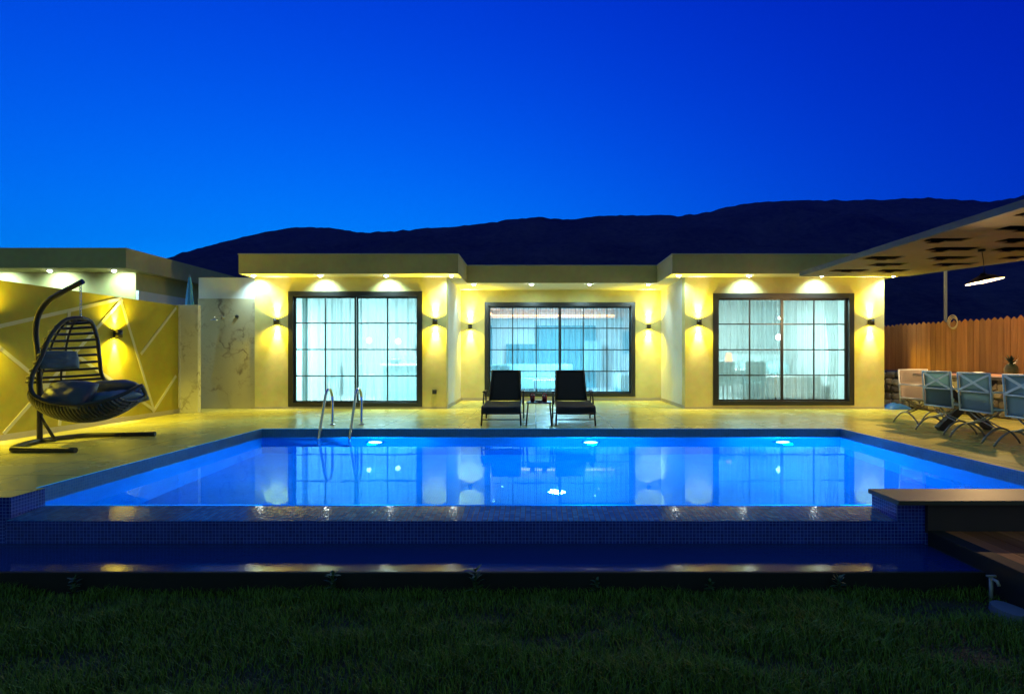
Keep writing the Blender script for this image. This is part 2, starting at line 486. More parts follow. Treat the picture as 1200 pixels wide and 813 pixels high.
def hill_mat():
    t = NT('scrub_hillside'); c = t.coord()
    n1 = t.noise(c, 0.02, 8, 0.65); n2 = t.noise(c, 0.25, 5, 0.7)
    f = t.math('MULTIPLY_ADD', (n2, 0), 0.5, (t.math('MULTIPLY', (n1, 0), 0.5), 0))
    r = t.ramp((f, 0), [(0.35, (0.008, 0.008, 0.012)), (0.62, (0.045, 0.04, 0.06))])
    b = t.n('ShaderNodeBsdfPrincipled', {'Base Color': (r, 0), 'Roughness': 0.95, 'Specular IOR Level': 0.0})
    return t.surf(b)
M['hill'] = hill_mat()

# ------------------------------------------------------------------ world + camera
w = bpy.data.worlds.new('World'); scene.world = w; w.use_nodes = True
wt = w.node_tree; wt.nodes.clear()
def wn(typ, **p):
    n = wt.nodes.new(typ)
    for k, v in p.items(): setattr(n, k, v)
    return n
def wmath(op, a, b=0.0, c=0.0):
    m = wn('ShaderNodeMath', operation=op)
    for i, v in enumerate((a, b, c)):
        if hasattr(v, 'is_linked') or hasattr(v, 'node'): wt.links.new(v, m.inputs[i])
        else: m.inputs[i].default_value = v
    return m.outputs[0]
tc = wn('ShaderNodeTexCoord'); sx = wn('ShaderNodeSeparateXYZ'); wt.links.new(tc.outputs['Generated'], sx.inputs[0])
X, Y, Z = sx.outputs
Zc = wmath('MAXIMUM', Z, 0.02)
def channel(a, b, c, d):
    e = wmath('MULTIPLY_ADD', Zc, b, a)
    e = wmath('MULTIPLY_ADD', X, c, e)
    e = wmath('MULTIPLY_ADD', wmath('MULTIPLY', X, X), d, e)
    return wmath('EXPONENT', e)
g_ = channel(-0.665, -5.0, -1.27, -1.8)
b_ = channel(0.33, -1.6, -0.448, -0.67)
fade = wn('ShaderNodeMapRange'); fade.clamp = True          # the twilight glow is ahead; the sky behind has gone dark
wt.links.new(Y, fade.inputs[0])
for i_, v_ in ((1, -0.35), (2, 0.6), (3, 0.10), (4, 1.0)): fade.inputs[i_].default_value = v_
g_ = wmath('MULTIPLY', g_, fade.outputs[0]); b_ = wmath('MULTIPLY', b_, fade.outputs[0])
cmb = wn('ShaderNodeCombineColor'); dusk = wmath('SUBTRACT', 1.0, fade.outputs[0])              # weight of a dim greenish fill added behind the camera, lights the lawn
wt.links.new(wmath('MULTIPLY', dusk, 0.085), cmb.inputs[0])
g_ = wmath('MULTIPLY_ADD', dusk, 0.17, g_); b_ = wmath('MULTIPLY_ADD', dusk, 0.12, b_)
wt.links.new(g_, cmb.inputs[1]); wt.links.new(b_, cmb.inputs[2])
sky = wn('ShaderNodeTexSky', sky_type='NISHITA'); sky.sun_disc = False
sky.sun_elevation = R(-4.0); sky.sun_rotation = R(-75); sky.ozone_density = 6.0
skyt = wn('ShaderNodeMix', data_type='RGBA', blend_type='MULTIPLY'); skyt.inputs[0].default_value = 1.0
wt.links.new(sky.outputs[0], skyt.inputs[6]); skyt.inputs[7].default_value = (0.02, 0.25, 1, 1)
bg1 = wn('ShaderNodeBackground'); bg1.inputs[1].default_value = 1.2; wt.links.new(cmb.outputs[0], bg1.inputs[0])
bg2 = wn('ShaderNodeBackground'); bg2.inputs[1].default_value = 0.05; wt.links.new(skyt.outputs[2], bg2.inputs[0])
ad = wn('ShaderNodeAddShader'); wt.links.new(bg1.outputs[0], ad.inputs[0]); wt.links.new(bg2.outputs[0], ad.inputs[1])
wo = wn('ShaderNodeOutputWorld'); wt.links.new(ad.outputs[0], wo.inputs[0])

cd = bpy.data.cameras.new('camera'); cam = bpy.data.objects.new('camera', cd); link(cam)
cam.location = (0, 0, 1.1); cam.rotation_euler = (R(90), 0, 0)
cd.sensor_width = 36; cd.lens = 680 / 1200 * 36
cd.shift_x = -28 / 1200; cd.shift_y = 11.5 / 1200
cd.clip_start = 0.05; cd.clip_end = 5000
scene.camera = cam

# ------------------------------------------------------------------ setting: terrain
LAWN = -0.485
m = MB()
HX0, HX1, HY0, HY1 = -11.0, 9.0, 3.885, 14.9           # hole under the pool, the terrace and the house fronts
xs = [-1500, HX0, HX1, 1500]; ys = [-300, HY0, HY1, 1500]
for i in range(3):
    for j in range(3):
        if i == 1 and j == 1: continue
        m.quad((xs[i], ys[j], LAWN), (xs[i + 1], ys[j], LAWN), (xs[i + 1], ys[j + 1], LAWN), (xs[i], ys[j + 1], LAWN))
bmesh.ops.remove_doubles(m.bm, verts=m.bm.verts, dist=1e-4)
tag(m.build('ground', M['soil']), kind='structure')

ridge = [(-600, 330), (-300, 330), (0, 335), (120, 322), (200, 300), (235, 291), (280, 281), (318, 272), (345, 267.5), (385, 268), (420, 274), (450, 272.5), (500, 268),
         (560, 263), (600, 258), (630, 254.5), (660, 256), (720, 253), (800, 251), (830, 249), (850, 243), (875, 238.5), (940, 235), (1000, 234), (1080, 231), (1120, 233),
         (1160, 235.5), (1200, 230), (1300, 228), (1500, 235), (1900, 260)]
RD = 420.0
rx = [(p[0] - 628) * RD / 680 for p in ridge]; rz = [1.1 + (418 - p[1]) * RD / 680 for p in ridge]
m = MB(); NU, NV = 520, 40
def hillpt(u, v):
    x = rx[0] + (rx[-1] - rx[0]) * u
    top = float(np.interp(x, rx, rz))
    if v <= 0.7:
        t = v / 0.7; y = 130 + (RD - 130) * t
        z = -1.0 + (top + 1.0) * (t ** 1.25)
        k = t * min(1.0, (1 - t) * 6 + 0.12)
    else:
        t = (v - 0.7) / 0.3; y = RD + 260 * t; z = top * (1 - 0.75 * t); k = 1 - t * 0.5 if t > 0.01 else 0.35
    n = mnoise.fractal(Vector((x * 0.012, y * 0.012, 3.1)), 1.0, 2.1, 6)
    n2 = mnoise.noise(Vector((x * 0.16, y * 0.16, 7.0)))
    return (x, y, z + n * 16 * k + n2 * 1.2)
m.grid(hillpt, NU, NV)
tag(m.build('hills', M['hill']), kind='structure')

# pool deck (one sheet with the pool cut out)
PX0, PX1, PY0, PY1 = -4.2, 4.67, 4.874, 8.9
m = MB()
dx = [-10.9, PX0, PX1, 9.6]; dyL = 4.55
def slab(x0, x1, y0, y1, z0=-0.3, z1=0.0):
    m.box(x0, x1, y0, y1, z0, z1)
m.quad((dx[0], dyL, 0), (PX0, dyL, 0), (PX0, PY1, 0), (dx[0], PY1, 0))
m.quad((dx[0], PY1, 0), (PX0, PY1, 0), (PX0, 14.6, 0), (dx[0], 14.6, 0))
m.quad((PX0, PY1, 0), (PX1, PY1, 0), (PX1, 14.6, 0), (PX0, 14.6, 0))
m.quad((PX1, PY1, 0), (dx[3], PY1, 0), (dx[3], 14.6, 0), (PX1, 14.6, 0))
m.quad((PX0, dyL, 0), (-4.115, dyL, 0), (-4.115, PY0 - 0.002, 0), (PX0, PY0 - 0.002, 0))
m.quad((PX1, 4.842, 0), (dx[3], 4.842, 0), (dx[3], PY1, 0), (PX1, PY1, 0))
bmesh.ops.remove_doubles(m.bm, verts=m.bm.verts, dist=1e-4)
deck = m.build('pool_deck', M['deck'], fixn=False)
tag(deck, kind='structure')
m = MB(); m.box(-10.9, -4.12, 4.553, 4.87, -0.9, -0.003); m.box(9.2, 9.6, 4.85, 14.5, -0.6, -0.003); m.box(-10.9, -10.6, 4.8, 14.5, -0.6, -0.003)
m.build('deck_edge_wall', M['mosaic_wall'], deck)

# swimming pool
WL = -0.14
pool = thing('swimming_pool', 'glowing blue infinity pool with mosaic overflow wall in front of the villa', 'pool', (0, 6.9, -0.14))
PD = -1.55
m = MB()
m.quad((PX0, PY1, -0.002), (PX0, PY1, PD), (PX1, PY1, PD), (PX1, PY1, -0.002))
m.quad((PX0, PY0 - 0.0, -0.002), (PX0, PY0, PD), (PX0, PY1, PD), (PX0, PY1, -0.002))
m.quad((PX1, PY1, -0.002), (PX1, PY1, PD), (PX1, PY0, PD), (PX1, PY0, -0.002))
m.quad((PX0, PY0, PD), (PX1, PY0, PD), (PX1, PY1, PD), (PX0, PY1, PD))
m.quad((PX0, PY0, WL - 0.006), (PX1, PY0, WL - 0.006), (PX1, PY0, PD), (PX0, PY0, PD))
bmesh.ops.remove_doubles(m.bm, verts=m.bm.verts, dist=1e-4)
m.build('pool_basin', M['mosaic_pool'], pool, world=True, fixn=False)
m = MB()                                              # overflow lip, slightly sloped, and its outer face
m.m = 0
m.quad((-4.118, 4.5, -0.172), (2.93, 4.5, -0.172), (2.93, 4.872, WL - 0.006), (-4.118, 4.872, WL - 0.006))
pass
m.m = 1
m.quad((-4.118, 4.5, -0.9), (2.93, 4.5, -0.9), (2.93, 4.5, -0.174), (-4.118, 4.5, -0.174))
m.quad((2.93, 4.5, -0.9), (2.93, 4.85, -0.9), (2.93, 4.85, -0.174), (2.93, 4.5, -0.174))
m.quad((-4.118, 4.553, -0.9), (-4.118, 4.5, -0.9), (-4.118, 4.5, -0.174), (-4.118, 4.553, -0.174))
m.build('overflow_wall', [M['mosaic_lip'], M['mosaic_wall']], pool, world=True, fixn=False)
m = MB(); m.box(2.77, 9.4, 4.43, 4.84, -0.034, 0.002, 0.006)
m.build('coping_slab', M['coping'], pool, world=True)
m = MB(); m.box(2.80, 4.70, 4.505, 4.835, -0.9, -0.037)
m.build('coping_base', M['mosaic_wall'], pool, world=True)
m = MB(); m.box(3.02, 9.4, 4.47, 4.503, -0.26, -0.037)
m.build('coping_riser', M['coping_band'], pool, world=True)

m = MB()
m.grid(lambda u, v: (PX0 + 0.001 + (PX1 - PX0 - 0.002) * u, PY0 - 0.004 + (PY1 - PY0 + 0.002) * v, WL), 60, 30)
tag(m.build('water', M['water'], fixn=False), kind='structure')

# overflow channel in front of the pool
m = MB()
TR = -0.345
m.m = 0; m.quad((-9, 3.912, TR), (3.005, 3.912, TR), (3.005, 4.498, TR), (-9, 4.498, TR))
m.m = 1; m.box(-9, 3.005, 3.88, 3.91, -0.85, TR + 0.002)
tag(m.build('overflow_channel', [M['trough'], M['curb']]), kind='structure')

# ------------------------------------------------------------------ villa
WY, CY = 12.26, 14.6
LX0, LX1, RX0, RX1 = -5.94, -1.89, 3.15, 7.36
HT = 2.78; RT = 3.165
villa = thing('villa', 'single storey flat roofed villa with lit sliding windows behind the pool', 'house', (0.7, 14.6, 0))
def wallpart(build, mat_=M['wall'], name='wall', label=None):
    m = MB(); build(m)
    o = m.build(name, mat_, villa, world=True)
    if label: o['label'] = label
    return o
def front(m, x0, x1, y, wx0, wx1, wz0, wz1, th=0.25):
    m.box(x0, wx0, y, y + th, 0, HT); m.box(wx1, x1, y, y + th, 0, HT)
    m.box(wx0, wx1, y, y + th, wz1, HT)
    if wz0 > 0.004: m.box(wx0, wx1, y, y + th, 0, wz0)
WINS = {'l': (-5.23, -2.40, 0.045, 2.48), 'c': (-1.29, 2.50, 0.10, 2.47), 'r': (3.74, 6.72, 0.075, 2.44)}
wallpart(lambda m: front(m, LX0, LX1, WY, *WINS['l']))
wallpart(lambda m: front(m, RX0, RX1, WY, *WINS['r']))
wallpart(lambda m: front(m, LX1, RX0, CY, *WINS['c']))
wallpart(lambda m: m.box(LX1 - 0.2, LX1 - 0.002, WY + 0.25, CY + 0.5, 0, HT), M['wall_white'])
wallpart(lambda m: m.box(RX0 + 0.002, RX0 + 0.2, WY + 0.25, CY + 0.5, 0, HT), M['wall_white'])
wallpart(lambda m: m.box(RX1 - 0.2, RX1 - 0.002, WY + 0.25, 17.6, 0, HT))
wallpart(lambda m: m.box(LX0 + 0.002, LX0 + 0.2, WY + 0.25, 17.6, 0, HT))
# the side wall with the outdoor shower
wallpart(lambda m: m.box(-7.16, LX0 - 0.003, WY + 0.06, WY + 0.3, 0, HT), M['wall_white'], 'wall', 'plain white side wall above the marble shower panel')
def plinth(m):
    h = 0.07; d = 0.018
    for (a, b, y, (w0, w1)) in ((LX0, LX1 + d, WY, WINS['l'][:2]), (RX0 - d, RX1, WY, WINS['r'][:2])):
        m.box(a, b, y - d, y - 0.002, 0.002, h if False else 0.042)
    m.box(LX1 + 0.001, LX1 + d, WY, CY - d - 0.001, 0.002, h); m.box(RX0 - d, RX0 - 0.001, WY, CY - d - 0.001, 0.002, h)
    m.box(LX1 + d + 0.001, RX0 - d - 0.001, CY - d, CY - 0.002, 0.002, h)
wallpart(plinth, M['plinth'], 'plinth')

# roof: one slab with a stepped front
FY, FC = 11.75, 13.22
def roof(m):
    out = [(-6.02, FY), (-1.575, FY), (-1.575, FC), (2.76, FC), (2.76, FY), (7.60, FY), (7.60, 21.5), (-6.02, 21.5)]
    for z, flip in ((RT, False), (HT, True)):
        pts = [(x, y, z) for x, y in out]
        vs = [m.v(p) for p in pts]
        m.m = 1 if flip else 0
        m.face(vs[::-1] if flip else vs)
    m.m = 0
    for a, b in zip(out, out[1:] + out[:1]):
        m.quad((*a, HT), (*b, HT), (*b, RT), (*a, RT))
    m.m = 0
    for a, b in zip(out, out[1:] + out[:1]):            # thin drip lip on the top edge
        va, vb = Vector((*a, RT)), Vector((*b, RT))
m = MB(); roof(m)
bmesh.ops.remove_doubles(m.bm, verts=m.bm.verts, dist=1e-4)
for f in m.bm.faces:
    f.normal_update()
m.build('roof', [M['fascia'], M['soffit']], villa, world=True)
m = MB()
fo = [(-6.02, FY), (-1.575, FY), (-1.575, FC), (2.76, FC), (2.76, FY), (7.60, FY)]
for (ax_, ay_), (bx_, by_) in zip(fo, fo[1:]):
    if ay_ == by_:
        m.box(ax_ - 0.012, bx_ + 0.012, ay_ - 0.012, ay_ + 0.05, RT + 0.002, RT + 0.022)
    else:
        y0_, y1_ = min(ay_, by_) + 0.052, max(ay_, by_) - 0.014
        sgn = 1 if ax_ < 0 else -1
        m.box(ax_ + (sgn * 0.012 if sgn > 0 else -0.012), ax_ + (-0.05 if sgn > 0 else 0.05), y0_, y1_, RT + 0.002, RT + 0.022)
m.build('flashing', M['grey_metal'], villa, world=True)
# rooms
def room(x0, x1, y0, y1):
    def b(m):
        t = 0.05
        m.box(x0, x1, y1, y1 + t, 0, HT - 0.06)
        m.box(x0 - t, x0 - 0.001, y0, y1 + t, 0, HT - 0.06); m.box(x1 + 0.001, x1 + t, y0, y1 + t, 0, HT - 0.06)
        m.box(x0 - t, x1 + t, y0, y1 + t, HT - 0.055, HT - 0.008)
    wallpart(b, M['interior'], 'room_wall')
    def f(m): m.box(x0, x1, y0, y1, -0.05, 0.012)
    wallpart(f, M['interior_floor'], 'floor')
room(-5.66, -2.16, WY + 0.26, 17.5)
room(-1.80, 3.06, CY + 0.26, 20.6)
room(3.42, 7.08, WY + 0.26, 17.5)

def sliding_window(x0, x1, z0, z1, y, ncol, label):
    fr = part('sliding_window', label, villa)
    fr.location = Vector(((x0 + x1) / 2, y, z0)) - villa.location
    fw = 0.105
    yf = y + 0.03
    m = MB()                                            # deep outer frame set in the reveal, slightly proud of the wall
    m.box(x0, x0 + fw, y - 0.02, y + 0.17, z0, z1, 0.004); m.box(x1 - fw, x1, y - 0.02, y + 0.17, z0, z1, 0.004)
    m.box(x0 + fw + 0.001, x1 - fw - 0.001, y - 0.019, y + 0.169, z1 - fw, z1, 0.004)
    m.box(x0 + fw + 0.001, x1 - fw - 0.001, y - 0.019, y + 0.169, z0, z0 + 0.09, 0.004)
    m.build('frame', M['dark_frame'], fr, world=True)
    gx0, gx1, gz0, gz1 = x0 + fw, x1 - fw, z0 + 0.09, z1 - fw
    mid = (gx0 + gx1) / 2
    for k, (a, b) in enumerate(((gx0, mid), (mid, gx1))):
        ys = y + 0.045 + 0.045 * k
        m = MB(); s = 0.035
        m.box(a + 0.002, a + s, ys, ys + 0.04, gz0, gz1); m.box(b - s, b - 0.002, ys, ys + 0.04, gz0, gz1)
        m.box(a + s, b - s, ys + 0.001, ys + 0.039, gz0, gz0 + s); m.box(a + s, b - s, ys + 0.001, ys + 0.039, gz1 - s, gz1)
        for i in range(1, ncol):
            x = a + (b - a) * i / ncol
            m.box(x - 0.0125, x + 0.0125, ys + 0.006, ys + 0.032, gz0 + s, gz1 - s)
        for j in range(1, 4):
            z = gz0 + (gz1 - gz0) * j / 4
            m.box(a + s, b - s, ys + 0.004, ys + 0.034, z - 0.0125, z + 0.0125)
        m.build('sash', M['dark_frame'], fr, world=True)
        m = MB(); m.quad((a + 0.01, ys + 0.02, gz0 + 0.01), (b - 0.01, ys + 0.02, gz0 + 0.01), (b - 0.01, ys + 0.02, gz1 - 0.01), (a + 0.01, ys + 0.02, gz1 - 0.01))
        m.build('glass_pane', M['glass'], fr, world=True)
sliding_window(*WINS['l'][:4], WY, 2, 'black framed sliding window of the kitchen wing')
sliding_window(*WINS['c'][:4], CY, 3, 'wide black framed sliding window of the recessed living room')
sliding_window(*WINS['r'][:4], WY, 2, 'black framed sliding window of the dining wing')

# curtains: wavy sheers just behind the glass
def curtain(name, x0, x1, y, mat_, label, folds, amp=0.035, z0=0.03, z1=2.62, seed=0, gather=None, cat='curtain'):
    m = MB(); n = int(folds * 10)
    def fn(u, v):
        x = x0 + (x1 - x0) * u
        z = z0 + (z1 - z0) * v
        ph = u * folds * 0.66 * 2 * math.pi + 0.9 * mnoise.noise(Vector((u * folds * 0.35, seed, 0)))* 3
        a = amp * (0.75 + 0.6 * mnoise.noise(Vector((u * folds * 0.5, seed + 5, v * 0.7))))
        if gather:
            x = gather + (x - gather) * (0.55 + 0.45 * abs(v - 0.42) / 0.58)
        return (x, y + a * math.sin(ph) + 0.012 * math.sin(2.3 * ph + seed), z)
    m.grid(fn, n, 8)
    c = Vector(((x0 + x1) / 2, y, z0))
    o = m.build(name, mat_, None, origin=c, fixn=False)
    return tag(o, label, cat)
curtain('sheer_curtain', -5.10, -3.83, WY + 0.36, M['sheer'], 'white sheer curtain in the left half of the kitchen window', 11, seed=1)
curtain('sheer_curtain', -3.79, -2.50, WY + 0.38, M['sheer'], 'white sheer curtain in the right half of the kitchen window', 9, seed=2)
curtain('side_drape', -5.12, -5.0, WY + 0.46, M['teal'], 'narrow teal drape at the left end of the kitchen window', 2, 0.02, seed=3, cat='drape')
curtain('sheer_curtain', -1.2, 0.58, CY + 0.36, M['sheer_blue'], 'blue white sheer curtain in the left half of the living room window', 15, seed=4)
curtain('sheer_curtain', 0.62, 1.55, CY + 0.38, M['sheer_blue'], 'blue white sheer curtain right of the living room mullion', 9, seed=5)
curtain('gathered_curtain', 1.55, 2.42, CY + 0.37, M['sheer'], 'thick white gathered curtain at the right end of the living room window', 11, seed=6)
curtain('sheer_curtain', 3.85, 4.45, WY + 0.36, M['sheer'], 'white sheer curtain at the far left of the dining window', 5, seed=7)
curtain('grey_curtain', 4.40, 5.22, WY + 0.41, M['sheer_grey'], 'grey pleated voile curtain left of the dining window mullion', 10, 0.045, seed=8)
curtain('sheer_curtain', 5.24, 6.30, WY + 0.37, M['sheer'], 'white sheer curtain right of the dining window mullion', 10, seed=9)
curtain('gathered_curtain', 6.25, 6.62, WY + 0.42, M['sheer_grey'], 'grey curtain gathered at the right end of the dining window', 5, 0.04, seed=10, gather=6.62)

# ------------------------------------------------------------------ room contents (seen through the sheers)
def ceiling_disc(name, x, y, r, mat_, label, z=HT - 0.06, square=None):
    t = thing(name, label, 'ceiling light', (x, y, z))
    m = MB()
    if square: m.box(-square[0] / 2 - 0.03, square[0] / 2 + 0.03, -square[1] / 2 - 0.03, square[1] / 2 + 0.03, -0.035, -0.001, 0.005)
    else: m.lathe([(0, -0.001), (r + 0.03, -0.001), (r + 0.03, -0.05), (r + 0.002, -0.055)], n=32)
    m.build('rim', M['white_lacquer'], t)
    m = MB()
    if square: m.box(-square[0] / 2, square[0] / 2, -square[1] / 2, square[1] / 2, -0.045, -0.037)
    else: m.lathe([(0, -0.075), (r * 0.7, -0.072), (r, -0.056), (0, -0.056)], n=32)
    m.build('diffuser', mat_, t)
    return t
ceiling_disc('ceiling_light', -3.62, 14.1, 0.36, M['room_left'], 'large round glowing ceiling light in the kitchen')
ceiling_disc('ceiling_light', 0.62, 17.4, 0.26, M['room_mid'], 'bright round ceiling light in the middle of the living room')
ceiling_disc('ceiling_light', 5.2, 14.4, 0.34, M['room_right'], 'round glowing ceiling light in the dining room')
SPOTL = [(-4.9, 13.6), (-4.6, 15.2), (-4.25, 13.5), (-2.8, 15.6), (1.55, 16.2), (1.75, 17.1), (1.95, 18.0), (2.1, 18.9), (-1.2, 16.5), (-1.05, 18.2), (4.3, 13.6), (5.6, 13.5), (4.6, 15.9), (6.4, 15.8)]
proto = None
for i, (x, y) in enumerate(SPOTL):
    if proto is None:
        proto = thing('ceiling_spot', 'small round white spotlight recessed in a room ceiling', 'spotlight', (0, 0, 0), 0, 'small ceiling spots inside the rooms')
        m = MB(); m.lathe([(0.045, 0.0), (0.055, -0.012), (0.04, -0.016)], n=14); m.build('ring', M['white_lacquer'], proto)
        m = MB(); m.lathe([(0, -0.012), (0.038, -0.014)], n=14); m.build('lens', M['bulb_white'], proto)
        o = proto
    else: o = copy_tree(proto)
    o.location = (x, y, HT - 0.056)
# kitchen
t = thing('kitchen_counter', 'pale grey kitchen counter along the back of the left room', 'counter', (-3.9, 16.9, 0.012))
m = MB(); m.box(-1.6, 1.6, -0.3, 0.3, 0, 0.86, 0.006); m.build('cabinet', M['cabinet'], t)
m = MB(); m.box(-1.64, 1.64, -0.33, 0.32, 0.862, 0.90, 0.004); m.build('worktop', M['white_lacquer'], t)
t = thing('wall_cabinet', 'pale wall cabinets hanging over the kitchen counter', 'cabinet', (-3.0, 17.2, 1.45))
for k in range(3):
    m = MB(); m.box(-0.7 + k * 0.48, -0.7 + k * 0.48 + 0.47, -0.2, 0.28, 0, 0.75, 0.005); m.build('cabinet_door', M['cabinet'], t)
t = thing('kitchen_island', 'long white kitchen island behind the sheer curtain', 'counter', (-3.05, 14.9, 0.012))
m = MB(); m.box(-0.8, 0.85, -0.3, 0.3, 0, 0.86, 0.006); m.build('cabinet', M['teal_soft'], t)
m = MB(); m.box(-0.86, 0.9, -0.36, 0.36, 0.862, 0.90, 0.004); m.build('worktop', M['white_lacquer'], t)
for k in range(5):
    m = MB(); h = 0.16 + 0.05 * ((k * 7) % 3); m.lathe([(0, 0), (0.035, 0), (0.038, h * 0.6), (0.015, h * 0.8), (0.015, h), (0, h)], n=12)
    tag(m.build('bottle', M['grey_dark' if k % 2 else 'teal'], None, origin=None), 'small dark bottle in the row on the kitchen island', 'bottle', 'bottles and jars on the kitchen island').location = (-2.95 + k * 0.14, 14.85, 0.915)
m = MB(); m.lathe([(0, 0), (0.08, 0), (0.16, 0.11), (0.165, 0.13), (0.14, 0.1), (0, 0.02)], n=18)
tag(m.build('bowl', M['grey_dark']), 'dark bowl standing on the kitchen island', 'bowl').location = (-3.6, 14.85, 0.915)
def stool(x, y, label):
    t = thing('bar_stool', label, 'stool', (x, y, 0.012), 0, 'bar stools in the kitchen')
    m = MB(); m.lathe([(0, 0.60), (0.17, 0.60), (0.18, 0.63), (0.16, 0.66), (0, 0.665)], n=18); m.build('seat', M['teal_soft'], t)
    for k in range(4):
        a = math.pi / 4 + k * math.pi / 2
        m = MB(); m.tube([(0.12 * math.cos(a), 0.12 * math.sin(a), 0.61), (0.19 * math.cos(a), 0.19 * math.sin(a), 0)], 0.013, 6); m.build('leg', M['grey_metal'], t)
stool(-4.75, 13.6, 'round teal bar stool nearest the left curtain of the kitchen')
stool(-4.15, 14.4, 'round teal bar stool at the end of the kitchen island')
def pendant_globe(x, y, z, label, r=0.065, grp='glowing globe lamps in the kitchen'):
    t = thing('globe_pendant', label, 'pendant lamp', (x, y, z), 0, grp)
    m = MB(); m.tube([(0, 0, r), (0, 0, HT - 0.062 - z)], 0.006, 6); m.build('cord', M['black_metal'], t)
    m = MB(); m.lathe([(0, -r)] + [(r * math.cos(a), r * math.sin(a)) for a in np.linspace(-1.4, 1.4, 9)] + [(0, r)], n=18); m.build('globe', M['bulb_white'], t)
pendant_globe(-4.30, 14.95, 1.52, 'glowing globe pendant left of the kitchen cabinets')
pendant_globe(-3.55, 14.95, 1.50, 'glowing globe pendant over the middle of the kitchen island')
m = MB(); m.box(-0.42, 0.42, -0.34, 0.34, 0, 1.95, 0.01); m.m = 1; m.box(-0.36, -0.34, -0.36, -0.342, 0.9, 1.5)
tag(m.build('fridge', [M['cabinet'], M['chrome']]), 'tall pale fridge in the back right corner of the kitchen', 'fridge').location = (-2.62, 16.2, 0.013)

# living room
curtain('back_drape', -1.05, 0.0, 20.45, M['teal'], 'low teal drape at the left of the living room back wall', 9, 0.05, z1=1.55, seed=21, cat='drape')
curtain('back_drape', 0.0, 2.1, 20.42, M['teal'], 'tall teal drape in the middle of the living room back wall', 16, 0.05, z1=2.2, seed=22, cat='drape')
curtain('back_drape', -1.75, -1.55, 20.4, M['teal'], 'narrow teal drape at the left corner of the living room', 2, 0.05, z1=2.2, seed=23, cat='drape')
t = thing('sofa', 'pale teal sofa in the middle of the living room', 'sofa', (0.1, 18.6, 0.012))
m = MB(); m.box(-1.1, 1.1, -0.42, 0.42, 0.08, 0.42, 0.04); m.build('seat', M['teal_soft'], t)
m = MB(); m.box(-1.1, 1.1, 0.25, 0.47, 0.425, 0.85, 0.05); m.build('backrest', M['teal_soft'], t)
for sx_ in (-1, 1):
    m = MB(); m.box(sx_ * 1.2 - 0.095, sx_ * 1.2 + 0.095, -0.42, 0.46, 0.08, 0.62, 0.04); m.build('armrest', M['teal_soft'], t)
m = MB()
m.box(-1.1, 1.1, -0.36, 0.38, 0, 0.079)
m.build('base', M['black_metal'], t)
t = thing('armchair', 'pale armchair at the left of the living room window', 'armchair', (-0.95, 16.3, 0.012), R(25))
m = MB(); m.box(-0.36, 0.36, -0.36, 0.36, 0.1, 0.43, 0.05); m.build('seat', M['teal_soft'], t)
m = MB(); m.box(-0.36, 0.36, 0.22, 0.40, 0.435, 0.86, 0.05); m.build('backrest', M['teal_soft'], t)
t = thing('television', 'flat dark television on the right wall of the living room', 'television', (2.95, 18.2, 1.55), R(-78))
m = MB(); m.box(-0.62, 0.62, -0.02, 0.02, -0.36, 0.36, 0.006); m.build('casing', M['socket'], t)
m = MB(); m.box(-0.60, 0.60, -0.026, -0.021, -0.34, 0.34); m.build('screen', M['dark_screen'], t)
t = thing('sideboard', 'low pale sideboard under the living room television', 'sideboard', (2.75, 18.2, 0.012))
m = MB(); m.box(-0.22, 0.22, -0.9, 0.9, 0.12, 0.55, 0.01); m.build('cabinet', M['white_lacquer'], t)
m = MB(); m.box(-0.2, 0.2, -0.8, 0.8, 0, 0.118); m.build('base', M['teal'], t)
m = MB(); m.box(1.65, 2.25, 19.9, 20.3, 0.6, 1.65, 0.01)
tag(m.build('wall_panel', M['grey_dark'], origin=(1.95, 20.1, 0.6)), 'dark teal shelf unit on the living room back wall', 'shelf unit')
t = thing('coffee_table', 'low white coffee table in front of the living room sofa', 'table', (0.4, 17.2, 0.012))
m = MB(); m.box(-0.5, 0.5, -0.3, 0.3, 0.36, 0.40, 0.008); m.build('tabletop', M['white_lacquer'], t)
for a in (-0.44, 0.44):
    for b in (-0.25, 0.25):
        m = MB(); m.box(a - 0.02, a + 0.02, b - 0.02, b + 0.02, 0, 0.358); m.build('leg', M['grey_metal'], t)
t = thing('cove_light', 'warm orange cove light strip round the living room ceiling', 'light strip', (0.62, 17.8, 2.5))
m = MB()
m.box(-2.1, 2.1, 2.3, 2.34, 0.0, 0.05); m.box(-2.14, -2.1, -1.6, 2.34, 0.0, 0.05)
m.build('strip', M['cove'], t)
m = MB(); m.box(-2.42, -2.16, -2.6, 2.75, -0.06, -0.02); m.box(-2.15, 2.42, 2.36, 2.75, -0.06, -0.02); m.build('ledge', M['white_lacquer'], t)

